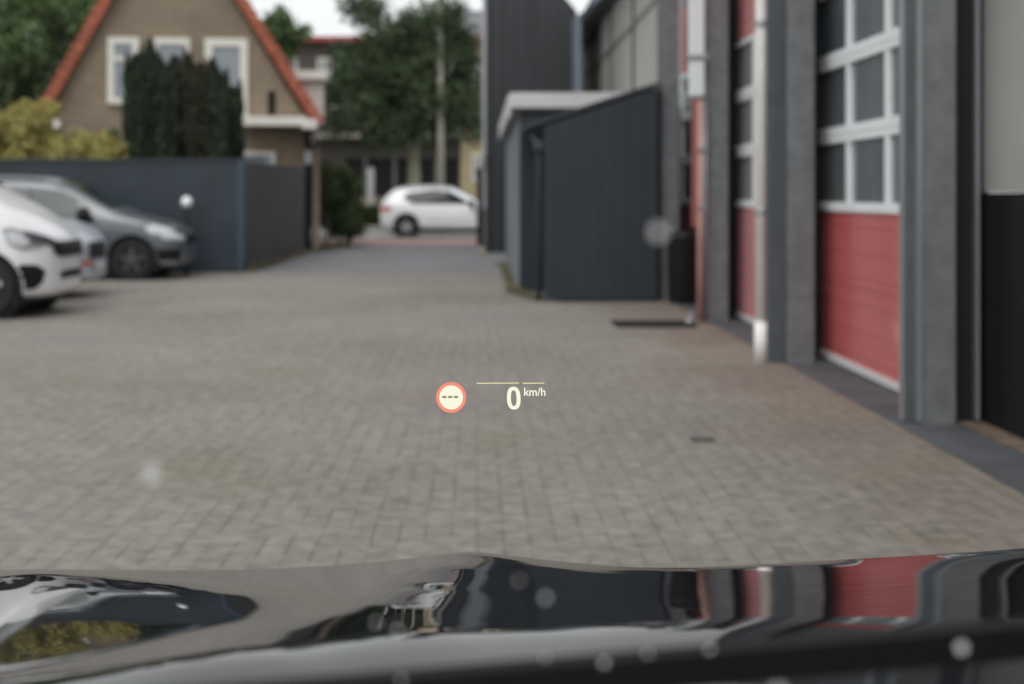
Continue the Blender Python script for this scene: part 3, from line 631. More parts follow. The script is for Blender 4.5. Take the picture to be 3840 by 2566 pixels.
def vehicle(name, label, cat, x0, ynear, st, paint, wheels, wr, arch, side_win, ws_patch, extras, rim, mirror, group=None, glass=None):
    """x forward (+X), seen from its right side.  st: (x, zb, zbelt, ztop, wbelt, wtop) from rear to nose"""
    wmax = max(s[4] for s in st); yc = ynear+wmax
    root = thing(name, label, cat, (x0+st[-1][0]/2, yc, 0), group)
    xs = []
    for a, b in zip(st, st[1:]):
        n = max(1, int(round((b[0]-a[0])/.22))); xs += [a[0]+(b[0]-a[0])*i/n for i in range(n)]
    xs.append(st[-1][0])
    vs = []; ring = None
    for x in xs:
        zb, zm, zt, wb, wt = [hermite_top(st, x, k) for k in range(1, 6)]
        half = [(0, zb), (wb*.86, zb), (wb*.965, zb+.06), (wb, zb+(zm-zb)*.35), (wb*1.0, zb+(zm-zb)*.72), (wb*.965, zm), (wt+(wb*.965-wt)*.45, zm+(zt-zm)*.5), (wt+.02, zt-(zt-zm)*.16), (wt*.86, zt-.012), (wt*.4, zt+.012), (0, zt+.018)]
        full = half+[(-y, z) for y, z in half[-2:0:-1]]
        ring = len(full); vs += [(x0+x, yc-y, z) for y, z in full]
    fs = []
    for k in range(len(xs)-1):
        for i in range(ring): fs.append((k*ring+i, k*ring+(i+1) % ring, (k+1)*ring+(i+1) % ring, (k+1)*ring+i))
    mb = MB().add(vs, fs)
    for k in (0, len(xs)-1):
        b = k*ring; h = ring//2
        for i in range(h): 
            q = [b+i, b+i+1, b+(ring-i-1) % ring, b+(ring-i) % ring]; q = list(dict.fromkeys(q)); mb.f.append(tuple(q)); mb.mi.append(0)
    body = mb.build('body', paint, root, smooth=True, subs=2)
    # cut wheel arches
    cut = MB()
    for wx in wheels:
        for side in (-1, 1):
            yy = yc+side*wmax; cut.lathe([(arch, -.34), (arch, .34)], (x0+wx, yy, wr+.02), 'y', 40)
    cutter = cut.build('cutter', paint, root)
    bo = body.modifiers.new('arches', 'BOOLEAN'); bo.operation = 'DIFFERENCE'; bo.object = cutter; bo.solver = 'EXACT'
    bpy.context.view_layer.update(); dg = bpy.context.evaluated_depsgraph_get(); dg.update()
    me = bpy.data.meshes.new_from_object(body.evaluated_get(dg)); body.modifiers.clear(); body.data = me
    me.polygons.foreach_set('use_smooth', [True]*len(me.polygons))
    try: me.set_sharp_from_angle(angle=R(35))
    except Exception: pass
    bpy.data.objects.remove(cutter, do_unlink=True)
    off = root_loc(root)
    bvh = BVHTree.FromPolygons([tuple(Vector(v.co)+off) for v in me.vertices], [tuple(p.vertices) for p in me.polygons])
    def patch(pname, poly, view, m, lift=.008, step=.025, parent=root, ysign=-1, label=None):
        """projects a polygon (side view: x,z / front view: y,z / top: x,y) on the body"""
        px = [p[0] for p in poly]; py = [p[1] for p in poly]
        na = max(2, int((max(px)-min(px))/step)); verts = []; faces = []
        # scanline columns: each column spans the polygon's lower to upper edge, so the outline stays clean
        cols_ = []
        for i in range(na+1):
            a = min(px)+(max(px)-min(px))*min(max(i/na, .002), .998); hits = []
            for (p, q) in zip(poly, poly[1:]+poly[:1]):
                if (p[0]-a)*(q[0]-a) < 0: hits.append(p[1]+(q[1]-p[1])*(a-p[0])/(q[0]-p[0]))
            if len(hits) >= 2: cols_.append((a, min(hits), max(hits)))
        nb = max(2, int((max(py)-min(py))/step))
        for (a, lo, hi) in cols_:
            for j in range(nb+1):
                z = lo+(hi-lo)*j/nb
                if view == 'side': o, d = Vector((x0+a, yc+ysign*3, z)), Vector((0, -ysign, 0))
                elif view == 'front': o, d = Vector((x0+st[-1][0]+2, yc+a, z)), Vector((-1, 0, 0))
                elif view == 'rear': o, d = Vector((x0-2, yc+a, z)), Vector((1, 0, 0))
                else: o, d = Vector((x0+a, yc+z, 4)), Vector((0, 0, -1))
                h = bvh.ray_cast(o, d)
                verts.append(tuple(h[0]+h[1]*lift*(1 if h[1].dot(d) < 0 else -1)) if h[0] else None)
        for i in range(len(cols_)-1):
            for j in range(nb):
                q = (i*(nb+1)+j, i*(nb+1)+j+1, (i+1)*(nb+1)+j+1, (i+1)*(nb+1)+j)
                if all(verts[k] for k in q): faces.append(q)
        verts = [v or (x0, yc, .5) for v in verts]
        if not faces: return None
        o = MB().add(verts, faces).build(pname, m, parent, smooth=True, toward=tuple(-d))
        if label: o['label'] = label
        return o
    for ys in (-1, 1):
        for poly in side_win: patch('side_window', poly, 'side', glass or M_cglass, lift=.022, ysign=ys)
    for (pn, poly, view, m) in ws_patch: patch(pn, poly, view, m)
    for (pn, poly, view, m, lift) in extras: patch(pn, poly, view, m, lift)
    B(x0+.35, x0+st[-1][0]-.35, yc-wmax*.93, yc+wmax*.93, .16, .275).build('underbody', M_trim, root)
    for wx in wheels:
        for side in (-1, 1):
            yo = yc+side*(wmax-.03); wt_ = .2
            c_ = (x0+wx, yo, wr)
            t_ = MB().lathe([(wr*.66, -side*wt_), (wr*.97, -side*wt_), (wr, -side*wt_*.8), (wr, -side*.03), (wr*.95, 0), (wr*.70, side*.004), (wr*.66, -side*.02)], c_, 'y', 40).build('wheel', M_tyre, root)
            rm_ = MB().lathe([(wr*.67, -side*.06), (wr*.67, -side*.012), (wr*.63, -side*.01), (wr*.60, -side*.05), (wr*.15, -side*.045)], c_, 'y', 40)
            r_ = rm_.build('rim', M_trim, t_)
            sp = MB()
            for k in range(5):
                a = 2*math.pi*k/5+.3; ca, sa = math.cos(a), math.sin(a); w2 = wr*.11
                pts = [(ca*wr*.12-sa*w2, sa*wr*.12+ca*w2), (ca*wr*.64-sa*w2*.8, sa*wr*.64+ca*w2*.8), (ca*wr*.64+sa*w2*.8, sa*wr*.64-ca*w2*.8), (ca*wr*.12+sa*w2, sa*wr*.12-ca*w2)]
                sp.prism([(c_[0]+p[0], c_[2]+p[1]) for p in pts], 'y', yo-side*.05, yo-side*.008)
            sp.lathe([(wr*.17, -side*.05), (wr*.17, 0), (wr*.12, side*.006)], c_, 'y', 20)
            sp.build('spokes', rim, t_)
            # dark liner inside the arch
            MB().lathe([(arch*.985, -side*.36), (arch*.985, -side*.06)], c_, 'y', 40).build('wheel_housing', M_trim, root)
    if mirror:
        mx_, mz_ = mirror
        for side in (-1, 1):
            yw = yc+side*(wmax+.10)
            MB().lathe([(.01, -.11), (.09, -.09), (.13, -.02), (.13, .03), (.08, .09), (.01, .10)], (x0+mx_, yw, mz_), 'x', 16).build('side_mirror', M_trim, root, smooth=True)
            B(x0+mx_-.04, x0+mx_+.04, min(yw, yw-side*.14), max(yw, yw-side*.14), mz_-.06, mz_-.02).build('mirror_arm', M_trim, root)
    return root, patch, yc
def car_paint(name, c, rough=.3, coat=.7, metal=0): return mat(name, c, rough, metal=metal, coat=coat)
P_white = car_paint('white_paint', (.74, .75, .77)); P_silver = car_paint('silver_paint', (.50, .54, .60), .35, .6, .2)
P_grey = car_paint('grey_metallic_paint', (.105, .115, .13), .35, .7, .3); P_wsuv = car_paint('white_suv_paint', (.80, .81, .85))
M_plate = mat('plate_white', (.6, .62, .66), .4); M_orange = mat('indicator_orange', (.6, .10, .02), .3); M_tail = mat('tail_red', (.5, .06, .06), .3)
# --- white delivery van (nose at the left edge)
L = 5.0; nose = PX(178, 15.6)-.33
st = [(0, .45, 1.05, 1.80, .78, .70), (.08, .32, 1.1, 1.93, .90, .76), (.8, .27, 1.12, 1.96, .95, .78), (2.6, .26, 1.12, 1.96, .95, .78), (3.15, .25, 1.12, 1.93, .95, .76), (3.6, .24, 1.14, 1.76, .95, .76), (4.12, .24, 1.14, 1.42, .95, .82), (4.38, .22, 1.08, 1.28, .945, .82), (4.62, .22, 1.0, 1.14, .91, .78), (4.80, .22, .90, 1.01, .80, .68), (4.93, .23, .80, .90, .62, .54), (5.0, .30, .66, .76, .42, .36)]
vehicle('delivery_van', 'white delivery van, nearest at the left edge with its nose pointing right', 'van', nose-L, 15.6, st, P_white, (.95, 4.27), .345, .42,
        [[(3.0, 1.16), (3.0, 1.72), (3.35, 1.72), (3.95, 1.36), (4.0, 1.16)], [(1.2, 1.2), (1.2, 1.7), (2.85, 1.7), (2.85, 1.2)]],
        [('windscreen', [(3.22, -.62), (3.22, .62), (4.02, .74), (4.02, -.74)], 'top', M_cglass)],
        [('headlight', [(4.48, 1.0), (4.56, .82), (4.70, .76), (4.86, .78), (4.90, .86), (4.78, .95), (4.56, 1.02)], 'side', mat('headlamp_grey', (.30, .31, .33), .2), .008),
         ('headlight_lamp', [(4.52, .97), (4.58, .84), (4.70, .80), (4.76, .86), (4.66, .95)], 'side', M_lens, .02),
         ('headlight', [(-.82, .98), (-.82, .84), (-.45, .78), (-.45, .86)], 'front', M_housing, .01),
         ('grille', [(-.56, .84), (-.56, .74), (-.46, .68), (.46, .68), (.56, .74), (.56, .84)], 'front', M_trim, .02),
         ('lower_intake', [(4.64, .58), (4.60, .42), (4.67, .33), (4.80, .33), (4.88, .42), (4.89, .53), (4.82, .60), (4.68, .61)], 'side', M_trim, .01),
         ('lower_intake', [(-.42, .50), (-.40, .43), (.40, .43), (.42, .50), (.3, .52), (-.3, .52)], 'front', M_trim, .015),
         ('door_seam', [(2.93, .35), (2.93, 1.75), (2.95, 1.75), (2.95, .35)], 'side', M_trim, .003)],
        M_rims, (3.75, 1.2))
# --- silver car between
L = 4.5; nose = PX(243, 18.5)-.35
st = [(0, .4, .85, 1.0, .70, .62), (.1, .3, .95, 1.3, .82, .66), (.5, .24, 1.0, 1.5, .90, .66), (1.5, .22, 1.0, 1.6, .91, .66), (2.4, .22, 1.0, 1.56, .91, .66), (2.9, .22, 1.0, 1.36, .91, .68), (3.45, .22, .99, 1.13, .905, .74), (3.9, .21, .96, 1.06, .90, .76), (4.2, .21, .90, .98, .87, .72), (4.4, .22, .78, .86, .78, .64), (4.5, .26, .60, .68, .62, .5)]
vehicle('parked_car', 'silver car parked between the white van and the grey van', 'car', nose-L, 18.5, st, P_silver, (.85, 3.6), .33, .39,
        [[(.7, 1.03), (.9, 1.4), (2.5, 1.42), (3.1, 1.12), (3.2, 1.03)]],
        [('windscreen', [(2.5, -.58), (2.5, .58), (3.3, .70), (3.3, -.70)], 'top', M_cglass)],
        [('headlight', [(4.02, .90), (4.06, .78), (4.38, .72), (4.36, .82), (4.2, .88)], 'side', M_lens, .01),
         ('headlight', [(-.85, .86), (-.85, .70), (-.4, .66), (-.4, .74)], 'front', M_lens, .012),
         ('grille', [(-.38, .74), (-.38, .52), (.38, .52), (.38, .74)], 'front', M_trim, .015),
         ('number_plate', [(-.26, .48), (-.26, .37), (.26, .37), (.26, .48)], 'front', M_plate, .04),
         ('marker_light', [(4.44, .50), (4.44, .44), (4.49, .44), (4.49, .50)], 'side', M_orange, .012),
         ('fog_light', [(4.15, .34), (4.15, .26), (4.42, .26), (4.42, .34)], 'side', M_plate, .012)],
        M_rims, (3.0, 1.08))
# --- grey small van
L = 4.45; nose = PX(437, 22.9)-.17
st = [(0, .4, .95, 1.45, .74, .66), (.08, .3, 1.0, 1.66, .86, .72), (.8, .24, 1.0, 1.70, .895, .74), (1.9, .22, 1.0, 1.69, .90, .73), (2.3, .22, 1.0, 1.66, .90, .72), (2.7, .22, 1.01, 1.54, .90, .70), (3.1, .22, 1.01, 1.30, .90, .72), (3.5, .21, .98, 1.08, .895, .76), (3.9, .21, .92, .99, .89, .76), (4.2, .21, .82, .89, .85, .72), (4.38, .22, .70, .78, .76, .64), (4.45, .27, .56, .66, .62, .5)]
vehicle('compact_van', 'dark grey compact van parked closest to the blue grey fence', 'van', nose-L, 22.9, st, P_grey, (.75, 3.66), .325, .395,
        [[(2.12, 1.03), (2.06, 1.46), (2.55, 1.44), (2.98, 1.16), (3.05, 1.03)]],
        [('windscreen', [(2.42, -.60), (2.42, .60), (3.32, .76), (3.32, -.76)], 'top', M_cglass)],
        [('headlight', [(3.86, .86), (3.95, .76), (4.28, .70), (4.33, .76), (4.22, .84), (4.0, .90)], 'side', M_lens, .01),
         ('headlight', [(-.84, .78), (-.84, .66), (-.45, .62), (-.45, .70)], 'front', M_lens, .012),
         ('grille', [(-.42, .72), (-.42, .58), (.42, .58), (.42, .72)], 'front', M_trim, .015),
         ('lower_intake', [(4.05, .50), (4.10, .32), (4.40, .32), (4.42, .50)], 'side', M_trim, .01),
         ('fog_light', [(4.12, .32), (4.12, .25), (4.36, .25), (4.36, .32)], 'side', mat('fog_grey', (.3, .31, .33), .3), .014),
         ('door_seam', [(2.0, .35), (2.0, 1.5), (2.02, 1.5), (2.02, .35)], 'side', M_trim, .003),
         ('roof_edge_rail', [(.5, -.70), (.5, -.67), (2.2, -.66), (2.2, -.69)], 'top', M_trim, .012)],  # plain black rail strip along the roof edge
        M_rimd, (2.92, 1.06), glass=M_vglass)
# --- white SUV on the road
x0 = PX(869, 46.0)
st = [(0, .45, .80, .92, .66, .56), (.05, .34, .94, 1.12, .82, .66), (.22, .28, 1.06, 1.42, .89, .64), (.50, .25, 1.08, 1.60, .915, .62), (.95, .24, 1.06, 1.68, .93, .63), (1.7, .23, 1.03, 1.70, .935, .64), (2.3, .23, 1.0, 1.66, .935, .64), (2.8, .23, .99, 1.47, .93, .63), (3.3, .23, .98, 1.17, .925, .70), (3.8, .23, .95, 1.04, .91, .74), (4.2, .24, .86, .94, .86, .70), (4.42, .28, .74, .82, .74, .60), (4.5, .34, .60, .70, .6, .48)]
vehicle('passing_suv', 'white car driving across the end of the lane', 'car', x0, 46.0, st, P_wsuv, (.88, 3.6), .355, .44,
        [[(.74, 1.28), (.95, 1.46), (1.7, 1.54), (2.3, 1.49), (3.0, 1.09), (1.1, 1.10)]],
        [('windscreen', [(2.45, -.55), (2.45, .55), (3.25, .68), (3.25, -.68)], 'top', M_cglass), ('rear_window', [(-.6, 1.18), (-.6, 1.42), (.6, 1.42), (.6, 1.18)], 'rear', M_cglass)],
        [('tail_light', [(.06, .98), (.08, .84), (.40, .90), (.42, .97), (.2, 1.02)], 'side', M_tail, .012),
         ('tail_light', [(-.86, .98), (-.86, .86), (-.5, .88), (-.5, .98)], 'rear', M_tail, .012),
         ('headlight', [(3.95, .86), (4.05, .76), (4.36, .72), (4.3, .80)], 'side', M_lens, .012),
         ('sill_cladding', [(1.30, .33), (1.34, .26), (3.1, .26), (3.15, .33)], 'side', M_trim, .035),
         ('door_shadow_crease', [(1.5, .56), (1.5, .54), (3.1, .54), (3.1, .56)], 'side', mat('crease_grey', (.35, .35, .36), .5), .006),
         ('roof_rail', [(.8, -.62), (.8, -.59), (2.3, -.60), (2.3, -.63)], 'top', M_alu, .03)],
        M_rims, (3.0, 1.10))

